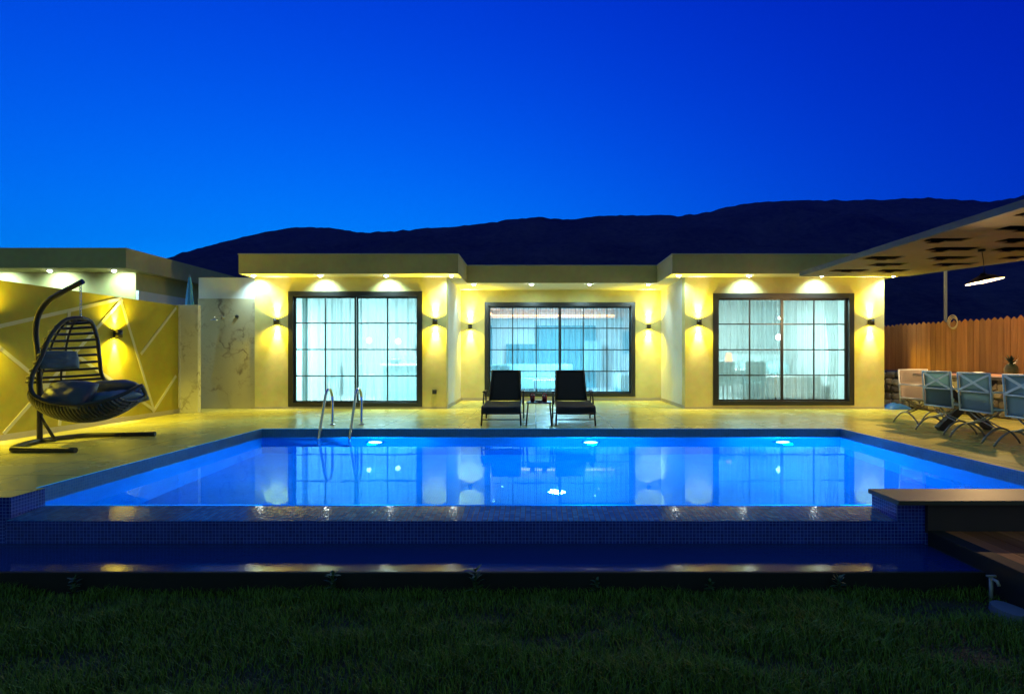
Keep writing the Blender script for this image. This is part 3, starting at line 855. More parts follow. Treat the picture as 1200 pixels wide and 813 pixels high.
# dining room
t = thing('dining_table', 'table under a white cloth in the right hand room', 'table', (4.75, 14.3, 0.012))
m = MB(); m.box(-0.72, 0.72, -0.45, 0.45, 0.44, 0.775, 0.02); m.build('tablecloth', M['white_cloth'], t)
for a in (-0.62, 0.62):
    for b in (-0.36, 0.36):
        m = MB(); m.box(a - 0.025, a + 0.025, b - 0.025, b + 0.025, 0, 0.438); m.build('leg', M['grey_metal'], t)
def dining_chair(x, y, rz_, label):
    t = thing('dining_chair', label, 'chair', (x, y, 0.012), rz_, 'upholstered chairs in the dining room')
    m = MB(); m.box(-0.22, 0.22, -0.22, 0.22, 0.42, 0.49, 0.02); m.build('seat', M['grey_dark'], t)
    m = MB(); m.box(-0.22, 0.22, 0.18, 0.23, 0.5, 0.98, 0.02); m.build('backrest', M['grey_dark'], t)
    for a in (-0.18, 0.18):
        for b in (-0.18, 0.18):
            m = MB(); m.box(a - 0.017, a + 0.017, b - 0.017, b + 0.017, 0, 0.419); m.build('leg', M['grey_metal'], t)
dining_chair(4.35, 13.55, R(180), 'dark dining chair on the left of the white table')
dining_chair(5.1, 13.6, R(172), 'dark dining chair on the right of the white table')
dining_chair(4.6, 15.0, 0, 'dark dining chair on the far side of the white table')
t = thing('bed', 'white made up bed on the right of the dining room', 'bed', (6.15, 14.9, 0.012))
m = MB(); m.box(-0.75, 0.75, -0.9, 0.95, 0.1, 0.62, 0.06); m.build('mattress', M['white_cloth'], t)
m = MB(); m.box(-0.78, 0.78, 0.97, 1.05, 0.05, 1.15, 0.02); m.build('headboard', M['cabinet'], t)
for sx_ in (-0.36, 0.36):
    m = MB(); m.pillow(Matrix.Translation((sx_, 0.7, 0.78)) @ Matrix.Rotation(R(55), 4, 'X'), 0.62, 0.42, 0.2); m.build('pillow', M['teal_soft'], t)
t = thing('table_lamp', 'small orange glowing lamp on the white table', 'lamp', (4.72, 14.2, 0.79))
m = MB(); m.lathe([(0, 0), (0.06, 0), (0.05, 0.02), (0.012, 0.04), (0.012, 0.2), (0, 0.2)], n=14); m.build('base', M['grey_metal'], t)
m = MB(); m.lathe([(0.06, 0.18), (0.09, 0.19), (0.06, 0.40), (0, 0.41)], n=16); m.build('lamp_shade', M['bulb_orange'], t)
t = thing('globe_pendant', 'glowing white globe hanging at the right of the dining room', 'pendant lamp', (6.45, 15.4, 1.62))
m = MB(); m.tube([(0, 0, 0.075), (0, 0, HT - 0.062 - 1.62)], 0.006, 6); m.build('cord', M['black_metal'], t)
m = MB(); m.lathe([(0, -0.08)] + [(0.08 * math.cos(a), 0.08 * math.sin(a)) for a in np.linspace(-1.4, 1.4, 9)] + [(0, 0.08)], n=18); m.build('globe', M['bulb_white'], t)

# ------------------------------------------------------------------ lamps on the walls and soffits
PW_WALL, PW_DOWN = 122.0, 56.0
def wall_lamp(loc, n, label, power=PW_WALL):
    """loc on the wall face, n = outward direction"""
    rz_ = math.atan2(n[1], n[0]) + math.pi / 2
    t = thing('wall_lamp', label, 'wall lamp', loc, rz_, 'up and down wall lamps')
    m = MB(); m.box(-0.035, 0.035, -0.02, -0.001, -0.045, 0.045, 0.003); m.build('bracket', M['black_metal'], t)
    m = MB(); m.lathe([(0.042, -0.058), (0.052, -0.062), (0.052, 0.062), (0.042, 0.058), (0.042, -0.058)], c=(0, -0.075, 0), n=18); m.build('housing', M['black_metal'], t)
    for s, nm in ((1, 'lens'), (-1, 'lens')):
        m = MB(); m.lathe([(0, 0.044 * s), (0.040, 0.044 * s)], c=(0, -0.075, 0), n=16); m.build(nm, M['glow_warm'], t)
        lamp('lamp_beam', 'SPOT', t, (0, -0.075, 0.066 * s), power, WARM, (0, 0.10, s), 150, 0.9, 0.02)
        lamp('lamp_core_added', 'SPOT', t, (0, -0.06, 0.066 * s), power * 0.9, (1.0, 0.85, 0.72), (0, 0.16, s), 46, 1.0, 0.02)  # extra whiter spot, added for the overexposed core beside the lamp
    return t
wall_lamp((-5.46, WY, 1.84), (0, -1), 'up and down wall lamp at the left end of the left wing')
wall_lamp((-2.12, WY, 1.84), (0, -1), 'up and down wall lamp right of the kitchen window')
wall_lamp((-1.65, CY, 1.86), (0, -1), 'up and down wall lamp left of the recessed living room window')
wall_lamp((2.83, CY, 1.86), (0, -1), 'up and down wall lamp right of the recessed living room window')
wall_lamp((3.43, WY, 1.83), (0, -1), 'up and down wall lamp left of the dining window')
wall_lamp((7.05, WY, 1.83), (0, -1), 'up and down wall lamp at the right end of the right wing')
wall_lamp((-7.0, 9.64, 1.48), (1, 0), 'up and down wall lamp on the olive garden wall behind the hanging chair', 175)
wall_lamp((-7.0, 7.25, 1.48), (1, 0), 'up and down wall lamp on the olive garden wall at the left edge', 175)

def downlight(loc, label, power=PW_DOWN, cone=115):
    t = thing('downlight', label, 'downlight', loc, 0, 'recessed soffit downlights')
    m = MB(); m.lathe([(0.040, -0.001), (0.055, -0.001), (0.055, -0.008), (0.040, -0.012), (0.036, -0.002)], n=18); m.build('trim_ring', M['chrome'], t)
    m = MB(); m.lathe([(0, -0.036), (0.022, -0.032), (0.038, -0.018), (0.042, -0.003)], n=16); m.build('lens', M['glow_cool'], t)
    lamp('lamp_beam', 'SPOT', t, (0, 0, -0.045), power, COOL, (0, 0.75, -1), cone, 0.7, 0.03)
    return t
for x, nm in zip((-5.83, -4.45, -3.09, -1.74), ('leftmost on the left wing soffit', 'left of the middle above the kitchen window', 'above the right half of the kitchen window', 'at the right corner of the left wing soffit')):
    downlight((x, 11.97, HT), 'recessed downlight ' + nm)
for x, nm in zip((-1.44, -0.1, 1.24, 2.6), ('at the left end of the recessed soffit', 'above the left half of the living room window', 'above the right half of the living room window', 'at the right end of the recessed soffit')):
    downlight((x, 13.42, HT), 'recessed downlight ' + nm)
for x, nm in zip((2.95, 4.4, 5.9, 7.38), ('at the left corner of the right wing soffit', 'above the left half of the dining window', 'above the right half of the dining window', 'at the right end of the right wing soffit')):
    downlight((x, 11.97, HT), 'recessed downlight ' + nm)

# wall socket
t = thing('wall_socket', 'black outdoor socket low on the wall right of the kitchen window', 'socket', (-2.14, WY, 0.36))
m = MB(); m.box(-0.045, 0.045, -0.035, -0.001, -0.045, 0.045, 0.006); m.build('box', M['socket'], t)
m = MB(); m.box(-0.04, 0.04, -0.048, -0.036, -0.01, 0.04, 0.004); m.build('flap', M['socket'], t)

# ------------------------------------------------------------------ shower wall
t = thing('marble_panel', 'brown veined marble shower panel between the garden wall and the villa', 'wall panel', (-6.55, WY + 0.05, 0))
m = MB(); m.box(-7.155, LX0 - 0.006, WY + 0.02, WY + 0.057, 0.002, 2.33, 0.003); m.build('marble_slab', M['marble'], t, world=True)
t = thing('wall_shower', 'small chrome shower arm and head high on the marble panel', 'shower', (-6.62, WY + 0.02, 1.93))
m = MB(); m.tube(smooth_path([(0, -0.001, 0), (0, -0.12, 0.02), (-0.02, -0.25, 0.0), (-0.02, -0.28, -0.05)]), 0.011, 8); m.lathe([(0.03, 0), (0.03, 0.012), (0.0, 0.012)], M=Matrix.Rotation(R(90), 4, 'X'), n=12); m.build('arm', M['chrome'], t)
m = MB(); m.lathe([(0, 0.02), (0.03, 0.015), (0.085, -0.008), (0.085, -0.02), (0, -0.02)], c=(-0.02, -0.28, -0.06), n=18); m.build('head', M['chrome'], t)
t = thing('shower_valve', 'small dark shower valve beside the shower head', 'valve', (-6.32, WY + 0.02, 1.95))
m = MB(); m.lathe([(0, 0.0), (0.035, 0.0), (0.035, 0.03), (0.02, 0.05), (0, 0.05)], M=Matrix.Rotation(R(90), 4, 'X'), n=14); m.build('knob', M['black_metal'], t)

t = thing('closed_parasol', 'narrow closed blue parasol standing between the garden wall and the shower wall', 'parasol', (-7.10, 11.90, 0))
m = MB(); m.lathe([(0, 0), (0.20, 0), (0.20, 0.05), (0.04, 0.07), (0, 0.07)], n=20); m.build('base', M['grey_metal'], t)
m = MB(); m.tube([(0, 0, 0.06), (0, 0, 2.78)], 0.016, 10); m.build('pole', M['grey_metal'], t)
m = MB()
def fold(u, v):
    a_ = 2 * math.pi * u; z_ = 1.15 + 1.58 * v
    r_ = (0.125 * (1 - v) ** 0.8 + 0.022) * (1 + 0.16 * math.cos(8 * a_) * (1 - 0.6 * v))
    return Vector((r_ * math.cos(a_), r_ * math.sin(a_), z_))
m.grid(fold, 48, 14); bmesh.ops.remove_doubles(m.bm, verts=m.bm.verts, dist=1e-4); m.build('folded_canopy', M['parasol_blue'], t)

# ------------------------------------------------------------------ garden wall on the left
gw = thing('garden_wall', 'olive garden wall with pale crossing bands behind the hanging chair', 'wall', (-7.15, 8.0, 0))
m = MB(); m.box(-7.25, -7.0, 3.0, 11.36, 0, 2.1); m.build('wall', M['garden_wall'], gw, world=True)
m = MB(); m.box(-7.25, -6.985, 11.362, 11.42, 0, 2.12, 0.003); m.box(-7.0, -6.64, 11.40, 11.50, 0, 2.12, 0.003)
m.build('marble_end_panel', M['marble_pale'], gw, world=True)
m = MB(); m.box(-6.998, -6.985, 3.0, 11.355, 0.002, 0.08); m.build('skirting', M['plinth'], gw, world=True)
bands = [((7.58, 1.50), (9.80, 2.08)), ((9.78, 2.06), (10.62, 0.15)), ((9.82, 2.07), (7.63, 0.09)), ((7.58, 1.21), (9.10, 0.09)),
         ((8.70, 1.78), (8.52, 0.09)), ((11.28, 2.05), (10.28, 1.15)), ((11.28, 0.73), (10.60, 0.09)), ((8.6, 1.25), (10.62, 0.13)), ((7.58, 1.50), (5.2, 0.6)), ((7.58, 1.21), (6.3, 2.05))]
m = MB()
for i, ((y0, z0), (y1, z1)) in enumerate(bands):
    xx = -6.996 + 0.0011 * i
    d = Vector((0, y1 - y0, z1 - z0)).normalized(); p = Vector((0, -d.z, d.y)) * 0.026
    a, b = Vector((xx, y0, z0)), Vector((xx, y1, z1))
    lo = [a - p, b - p, b + p, a + p]
    vs = [m.v((-7.001, q.y, q.z)) for q in lo] + [m.v(q) for q in lo]
    for f in ((4, 5, 6, 7), (0, 1, 5, 4), (1, 2, 6, 5), (2, 3, 7, 6), (3, 0, 4, 7)): m.face([vs[k] for k in f])
m.build('band_pattern', M['band'], gw, world=True)

# ------------------------------------------------------------------ neighbouring house
nb = thing('neighbouring_house', 'pale flat roofed house rising behind the garden wall on the left', 'house', (-11, 14, 0))
m = MB(); m.box(-16, -8.0, 11.6, 17.0, -0.4, HT); m.build('wall', M['wall'], nb, world=True)
m = MB(); m.box(-16.5, -7.77, 11.0, 17.8, HT + 0.002, RT); m.build('roof', [M['fascia']], nb, world=True)
m = MB(); m.box(-7.995, -7.94, 11.6, 13.4, -0.4, 2.42); m.build('side_wall', M['wall_white'], nb, world=True)
m = MB(); m.box(-9.12, -8.60, 11.45, 11.598, 2.13, 2.27, 0.005); m.build('awning_box', M['black_metal'], nb, world=True)
for x, nm in zip((-10.6, -9.45, -8.2), ('farthest left on the neighbouring soffit', 'in the middle of the neighbouring soffit', 'at the corner of the neighbouring soffit')):
    downlight((x, 11.28, HT), 'recessed downlight ' + nm, 46, 150)

# ------------------------------------------------------------------ pool lamps, ladder
for x, nm in zip((-2.46, 0.84, 3.78), ('left of the three on the far pool wall, near the ladder', 'middle one of the three on the far pool wall', 'right one of the three on the far pool wall')):
    t = thing('pool_light', 'glowing round underwater lamp, ' + nm, 'pool light', (x, PY1 - 0.001, -0.56), 0, 'underwater pool lamps')
    Mx = Matrix.Rotation(R(90), 4, 'X')
    m = MB(); m.lathe([(0.135, 0.0), (0.135, 0.02), (0.105, 0.028), (0.105, 0.012)], M=Mx, n=22); m.build('bezel', M['chrome'], t)
    m = MB(); m.lathe([(0, 0.022), (0.06, 0.02), (0.104, 0.014)], M=Mx, n=22); m.build('lens', M['glow_pool'], t)
    lamp('lamp_beam', 'POINT', t, (0, -0.20, 0), 430, (0.0, 0.47, 1.0), radius=0.06)

t = thing('pool_ladder', 'pair of chrome arched pool handrails at the far pool edge', 'pool ladder', (-3.06, 9.1, 0))
for sx_ in (-0.235, 0.235):
    pts = smooth_path([(sx_, 0.30, 0.0), (sx_, 0.30, 0.28), (sx_, 0.285, 0.46), (sx_, 0.20, 0.575), (sx_, 0.08, 0.575), (sx_, -0.02, 0.48), (sx_, -0.12, 0.26), (sx_, -0.24, -0.02), (sx_, -0.30, -0.20), (sx_, -0.31, -0.5), (sx_, -0.22, -0.95)], 7)
    m = MB(); m.tube(pts, 0.0215, 12); r_ = m.build('handrail', M['chrome'], t)
    m = MB(); m.lathe([(0.022, 0.02), (0.045, 0.012), (0.05, 0.002), (0.0, 0.002)], c=(sx_, 0.30, 0), n=18); m.build('flange', M['chrome'], r_)
for z in (-0.45, -0.7):
    m = MB(); m.box(-0.21, 0.21, -0.34, -0.27, z - 0.012, z + 0.012, 0.006); m.build('tread', M['chrome'], t)

# ------------------------------------------------------------------ sun loungers, little table, drinks
def lounger(x, label):
    t = thing('sun_lounger', label, 'sun lounger', (x, 9.2, 0), 0, 'sun loungers between pool and living room')
    W = 0.29
    def seat(u, v):
        a = -W + 2 * W * u; L = v * 1.36
        if L < 0.14:
            k = L / 0.14; y = 0.0 + 0.05 * k * k; z = 0.20 + 0.11 * math.sin(k * math.pi / 2)
        else:
            y = 0.05 + (L - 0.14); z = 0.31 + 0.012 * math.sin((L - 0.14) * 2.6)
        return Vector((a, y, z - 0.012 * (1 - (2 * u - 1) ** 2)))
    m = MB(); m.grid(seat, 8, 26)
    r = bmesh.ops.solidify(m.bm, geom=m.bm.faces[:], thickness=0.012); m.build('seat', M['sling'], t)
    def back(u, v):
        hw = 0.268 - 0.018 * v; a = -hw + 2 * hw * u
        return Vector((a, 1.27 + 0.34 * v + 0.02 * (1 - (2 * u - 1) ** 2), 0.31 + 0.545 * v - 0.02 * v * v))
    m = MB(); m.grid(back, 8, 12); bmesh.ops.solidify(m.bm, geom=m.bm.faces[:], thickness=0.014); m.build('backrest', M['sling'], t)
    m = MB()
    for s in (-1, 1):
        pts = [seat((s + 1) / 2, v) + Vector((s * 0.012, 0, -0.006)) for v in np.linspace(0, 1, 18)]
        m.tube(pts, 0.015, 8)
    m.tube([(-W, 0.0, 0.2), (W, 0.0, 0.2)], 0.013, 8); m.tube([(-W, 1.26, 0.285), (W, 1.26, 0.285)], 0.013, 8)
    m.build('seat_frame', M['black_metal'], t)
    m = MB()
    for s in (-1, 1):
        m.tube([(s * 0.28, 1.26, 0.30), (s * 0.262, 1.62, 0.84)], 0.013, 8)
    m.tube([(-0.262, 1.62, 0.84), (0.262, 1.62, 0.84)], 0.013, 8)
    m.build('back_frame', M['black_metal'], t)
    for s in (-1, 1):
        m = MB(); m.tube([(s * 0.30, 0.10, 0.295), (s * 0.315, 0.05, 0.0)], 0.014, 8); m.build('leg', M['black_metal'], t)
        m = MB(); m.tube([(s * 0.335, 1.22, 0.0), (s * 0.335, 1.10, 0.46)], 0.014, 8); m.build('leg', M['black_metal'], t)
        m = MB(); m.tube([(s * 0.335, 0.62, 0.30), (s * 0.335, 0.72, 0.47), (s * 0.335, 0.80, 0.485), (s * 0.335, 1.22, 0.485)], 0.013, 8); m.box(s * 0.335 - 0.027, s * 0.335 + 0.027, 0.74, 1.2, 0.485, 0.508, 0.006)
        m.build('armrest', M['black_metal'], t)
    m = MB(); m.tube([(-0.305, 0.06, 0.10), (0.305, 0.06, 0.10)], 0.009, 6); m.tube([(-0.335, 1.2, 0.10), (0.335, 1.2, 0.10)], 0.009, 6); m.build('stretcher', M['black_metal'], t)
lounger(-0.555, 'charcoal sling sun lounger left of the small black table')
lounger(0.635, 'charcoal sling sun lounger right of the small black table')
t = thing('side_table', 'small black metal table between the two sun loungers', 'side table', (0.05, 9.38, 0))
m = MB(); m.box(-0.20, 0.20, -0.18, 0.18, 0.355, 0.375, 0.005); m.build('tabletop', M['black_metal'], t)
for a in (-1, 1):
    for b in (-1, 1):
        m = MB(); m.tube([(a * 0.175, b * 0.15, 0.356), (a * 0.205, b * 0.16, 0)], 0.011, 6); m.build('leg', M['black_metal'], t)
def drink(x, label):
    t = thing('drink_glass', label, 'glass', (x, 9.38, 0.376), 0, 'drinks on the small black table')
    m = MB(); m.lathe([(0, 0.002), (0.034, 0.002), (0.039, 0.100), (0, 0.100)], n=16); m.build('drink', M['red_drink'], t)
    m = MB(); m.lathe([(0.0, 0.0005), (0.037, 0.0005), (0.043, 0.135), (0.0415, 0.135)], n=16); m.build('glass', M['glass'], t)
drink(-0.055, 'glass of red drink on the left of the small table')
drink(0.14, 'glass of red drink on the right of the small table')
m = MB(); m.lathe([(0, 0), (0.05, 0), (0.062, 0.02), (0.058, 0.022), (0, 0.006)], n=18)
tag(m.build('ashtray', M['socket']), 'small dark dish between the two red drinks', 'dish').location = (0.045, 9.36, 0.376)

# ------------------------------------------------------------------ hanging chair and its stand
st = thing('chair_stand', 'black curved steel stand carrying the hanging chair', 'stand', (-6.31, 7.38, 0))
m = MB(); m.tube(smooth_path([(-6.31, 7.38, 0.05), (-6.31, 7.38, 0.6), (-6.33, 7.38, 1.1), (-6.36, 7.38, 1.38), (-6.33, 7.38, 1.62), (-6.22, 7.38, 1.79), (-6.06, 7.38, 1.90), (-5.76, 7.38, 2.06)], 8), 0.032, 12); m.build('pole', M['black_metal'], st, world=True)
m = MB(); m.tube(smooth_path([(-5.25, 6.62, 0.035), (-5.9, 6.66, 0.035), (-6.06, 6.72, 0.035), (-6.24, 7.05, 0.035), (-6.31, 7.38, 0.035), (-6.24, 7.68, 0.035), (-6.05, 7.90, 0.035), (-5.26, 8.02, 0.035)], 7), 0.032, 12); m.build('base', M['black_metal'], st, world=True)
m = MB(); m.tube([(-6.30, 7.38, 0.34), (-6.10, 7.36, 0.05)], 0.018, 8); m.tube([(-6.10, 7.36, 0.04), (-6.31, 7.38, 0.04)], 0.018, 8); m.build('brace', M['black_metal'], st, world=True)

HC = Vector((-5.79, 7.38, 0)); ang = R(-6)
hc = thing('hanging_chair', 'black rattan egg chair hanging from the curved stand', 'hanging chair', HC, ang)
# local frame: +x = forward (where the sitter faces), y = sideways; the leaf-shaped rim
rimL = [(0.0, 0.0, 1.60), (-0.03, 0.19, 1.55), (-0.08, 0.33, 1.36), (-0.12, 0.41, 1.10), (-0.16, 0.49, 0.86), (-0.08, 0.55, 0.66), (0.14, 0.50, 0.55), (0.42, 0.40, 0.53), (0.68, 0.25, 0.60), (0.84, 0.0, 0.74)]
rimR = [(x, -y, z) for x, y, z in rimL]
pathL = smooth_path(rimL, 8); pathR = smooth_path(rimR, 8)
m = MB(); m.tube(pathL + pathR[-2:0:-1], 0.024, 9, closed=True); m.build('rim', M['rattan'], hc)
def rib(i, n=14):
    """curve from left rim to right rim through the shell"""
    a, b = pathL[i], pathR[i]
    t_ = i / (len(pathL) - 1)
    hw = a.y
    if t_ < 0.50:   # back
        sag = Vector((-0.40 * (hw / 0.5) ** 0.8, 0, -0.03))
    else:
        k = (t_ - 0.50) / 0.5
        sag = Vector((-0.40 * (1 - k) ** 1.5 * 1.0 + 0.03, 0, -0.25 * math.sin(min(1.0, 0.28 + k * 0.85) * math.pi) ** 0.7 - 0.02))
    out = []
    for q in range(n + 1):
        s = q / n; w_ = math.sin(math.pi * s) ** 0.75
        out.append(a.lerp(b, s) + sag * w_)
    return out
N_ = len(pathL) - 1
back_idx = [int(round(x)) for x in np.linspace(5, N_ * 0.52, 12)]
seat_idx = list(range(int(N_ * 0.53), N_ - 6, 1))
m = MB()
for i in back_idx: m.tube(rib(i), 0.017, 6)
m.build('back_slats', M['rattan'], hc)
m = MB()
for i in seat_idx: m.tube(rib(i), 0.0145, 6)
m.build('seat_slats', M['rattan'], hc)
m = MB()
for q in (4, 7, 10):
    m.tube([rib(i)[q] for i in range(2, N_ - 6)], 0.013, 6)
m.build('spine', M['rattan'], hc)
m = MB()
for k in range(11):                                    # chain: alternating links
    z = 1.62 + 0.042 * k
    a = 0 if k % 2 == 0 else math.pi / 2
    pts = [Vector((math.cos(a) * 0.013 * math.cos(s), math.sin(a) * 0.013 * math.cos(s), z + 0.028 * math.sin(s))) for s in np.linspace(0, 2 * math.pi, 10)[:-1]]
    m.tube(pts, 0.0045, 5, closed=True)
m.build('chain', M['chrome'], hc)
MW = Matrix.Translation(HC) @ Matrix.Rotation(ang, 4, 'Z')
def cushion(name, label, T, sx_, sy_, sz_, seed, mat_=M['navy_fabric'], lump=0.03):
    m = MB(); m.pillow(Matrix.Identity(4), sx_, sy_, sz_, 16, 0.5, lump, seed)
    o = m.build(name, mat_, None)
    o.matrix_world = MW @ T
    return tag(o, label, 'cushion', 'cushions in the hanging chair')
cushion('seat_cushion', 'mottled blue grey seat cushion at the front of the hanging chair', Matrix.Translation((0.36, 0.04, 0.54)) @ Matrix.Rotation(R(-9), 4, 'Y'), 0.60, 0.58, 0.24, 1, M['blue_cushion'])
cushion('side_cushion', 'large plump dark navy cushion on the near side of the hanging chair', Matrix.Translation((0.12, -0.29, 0.63)) @ Matrix.Rotation(R(44), 4, 'X'), 0.60, 0.42, 0.26, 4)
cushion('side_cushion', 'dark navy cushion on the far side of the hanging chair', Matrix.Translation((0.26, 0.33, 0.64)) @ Matrix.Rotation(R(-40), 4, 'X'), 0.66, 0.38, 0.24, 7)
cushion('head_pillow', 'small blue head pillow against the slats of the hanging chair', Matrix.Translation((-0.16, -0.14, 1.06)) @ Matrix.Rotation(R(-20), 4, 'Z') @ Matrix.Rotation(R(74), 4, 'Y'), 0.24, 0.44, 0.09, 9, M['blue_cushion'])

# ------------------------------------------------------------------ canopy on the right
cn = thing('canopy', 'white flat canopy with rows of dark rectangular cut-outs above the dining terrace', 'canopy', (6.6, 8.5, 2.77))
holes = []
for k in range(8):
    y0 = 5.67 + 0.70 * k + random.uniform(-0.05, 0.05)
    off = 5.42 if k % 2 == 1 else 5.88
    for j in range(4):
        xh = off + 1.04 * j + random.uniform(-0.09, 0.09); wh = random.uniform(0.52, 0.70); dh = random.uniform(0.22, 0.31)
        if xh < 5.32: xh = 5.32
        holes.append((xh, xh + wh, y0 + 0.05, y0 + 0.05 + dh))
        xn = xh + wh * random.uniform(0.25, 0.5)
        holes.append((xn, xn + 0.2, y0 + 0.05 + dh - 0.01, y0 + 0.05 + dh + random.uniform(0.08, 0.15)))
def right_edge(y): return 7.34 + (11.5 - y) * 0.39
def canopy_slab(m, z0, z1):
    xs_ = sorted(set([5.28] + [h[0] for h in holes] + [h[1] for h in holes]))
    ys_ = sorted(set([4.6, 11.5] + [h[2] for h in holes] + [h[3] for h in holes]))
    xs_ = [x for x in xs_ if x < 8.9]
    def inside_hole(x, y):
        return any(h[0] < x < h[1] and h[2] < y < h[3] for h in holes)
    cells = {}
    for j in range(len(ys_) - 1):
        ya, yb = ys_[j], ys_[j + 1]
        xl = [x for x in xs_ if x < right_edge(yb) - 0.12]
        for i in range(len(xl)):
            last = i == len(xl) - 1
            xa = xl[i]
            pa = (right_edge(ya) if last else xl[i + 1]); pb = (right_edge(yb) if last else xl[i + 1])
            if not last and inside_hole((xa + xl[i + 1]) / 2, (ya + yb) / 2): continue
            if ya >= 11.5: continue
            yield (xa, ya), (pa, ya), (pb, yb), (xa, yb)
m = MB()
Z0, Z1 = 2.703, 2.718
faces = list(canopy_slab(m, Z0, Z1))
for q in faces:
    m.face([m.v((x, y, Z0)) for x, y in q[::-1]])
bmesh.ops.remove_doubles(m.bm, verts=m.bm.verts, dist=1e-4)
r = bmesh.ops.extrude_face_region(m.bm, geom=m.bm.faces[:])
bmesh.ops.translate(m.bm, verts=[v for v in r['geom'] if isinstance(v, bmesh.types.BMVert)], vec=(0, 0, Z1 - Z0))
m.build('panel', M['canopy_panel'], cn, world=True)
m = MB()                                               # roof sheet painted with the dark of the cut-outs, and beams above the panel
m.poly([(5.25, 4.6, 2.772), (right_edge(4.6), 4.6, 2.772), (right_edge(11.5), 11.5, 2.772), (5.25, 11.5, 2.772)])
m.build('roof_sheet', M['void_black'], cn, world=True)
m = MB(); m.box(5.22, 5.278, 4.6, 11.5, 2.698, 2.785, 0.004); m.build('edge_beam', M['canopy_edge'], cn, world=True)
m = MB()
e0, e1 = (right_edge(4.6) + 0.03, 4.6), (right_edge(11.5) + 0.03, 11.5)
m.bar((*e0, 2.742), (*e1, 2.742), 0.055, 0.087); m.build('edge_beam', M['canopy_edge'], cn, world=True)
m = MB(); m.box(5.28, 7.36, 11.502, 11.56, 2.698, 2.785, 0.004); m.build('edge_beam', M['timber_dark'], cn, world=True)

pl = thing('pendant_lamp', 'shallow metal pendant lamp hanging from the canopy, tilted and lit', 'pendant lamp', (6.70, 8.67, 2.24), R(0))
m = MB(); m.tube([(0, 0, 0.10), (-0.015, 0, 0.3), (-0.04, 0, 0.462)], 0.006, 6); m.lathe([(0.05, 0.435), (0.05, 0.461), (0, 0.462)], c=(-0.04, 0, 0), n=14); m.build('cord', M['black_metal'], pl)
TL = Matrix.Rotation(R(-9), 4, 'Y') @ Matrix.Rotation(R(-4), 4, 'X')
m = MB(); m.lathe([(0.0, 0.115), (0.035, 0.11), (0.045, 0.085), (0.13, 0.055), (0.235, -0.01), (0.235, -0.018)], n=36, M=TL); m.m = 1; m.lathe([(0.234, -0.018), (0.13, 0.044), (0.0, 0.07)], n=36, M=TL); m.build('lamp_shade', [M['black_metal'], M['white_lacquer']], pl)
m = MB(); m.lathe([(0, -0.03), (0.035, -0.02), (0.045, 0.01), (0.03, 0.045), (0, 0.06)], n=16, M=TL); m.build('bulb', M['pendant_glow'], pl)
lamp('lamp_beam', 'POINT', pl, (0, 0, -0.075), 230, (1.0, 0.62, 0.24), radius=0.03)

t = thing('steel_post', 'thin grey steel post standing behind the wooden fence', 'post', (8.47, 12.0, LAWN))
m = MB(); m.box(-0.022, 0.022, -0.022, 0.022, 0, 3.40, 0.004); m.build('post', M['grey_metal'], t)
m = MB(); m.box(-0.04, 0.04, -0.04, 0.04, 3.402, 3.412); m.build('cap_plate', M['grey_metal'], t)

# ------------------------------------------------------------------ fence + rubble wall on the right
FA, FB = Vector((7.62, 14.6, 0)), Vector((9.35, 5.6, 0))
fd = (FB - FA).normalized(); fnrm = Vector((-fd.y, fd.x, 0)); 
if fnrm.x > 0: fnrm = -fnrm                             # towards the terrace
fn_ = thing('wooden_fence', 'orange brown picket fence of close vertical boards above the rubble wall', 'fence', FA)
Lf = (FB - FA).length; nbd = int(Lf / 0.118)
m = MB()
for k in range(nbd):
    s = k * 0.118; wd = 0.112
    zt = 1.82 + random.uniform(-0.012, 0.012); yj = random.uniform(-0.004, 0.004)
    a = FA + fd * s; b = FA + fd * (s + wd); n0 = fnrm * (0.012 + yj); n1 = fnrm * (-0.010 + yj)
    mid = (a + b) / 2
    def P(p, n, z): return (p.x + n.x, p.y + n.y, z)
    prof = [(a, 0.80), (b, 0.80), (b, zt - 0.05), (mid, zt), (a, zt - 0.05)]
    f1 = [m.v(P(p, n0, z)) for p, z in prof]; f2 = [m.v(P(p, n1, z)) for p, z in prof]
    m.face(f1); m.face(f2[::-1])
    for q in range(5): m.face([f1[q], f2[q], f2[(q + 1) % 5], f1[(q + 1) % 5]])
m.build('boards', M['fence'], fn_, world=True)
m = MB()
for z in (1.0, 1.6):
    m.bar(tuple(FA - fnrm * 0.045 + Vector((0, 0, z))), tuple(FB - fnrm * 0.045 + Vector((0, 0, z))), 0.04, 0.08)
m.build('rails', M['timber_dark'], fn_, world=True)

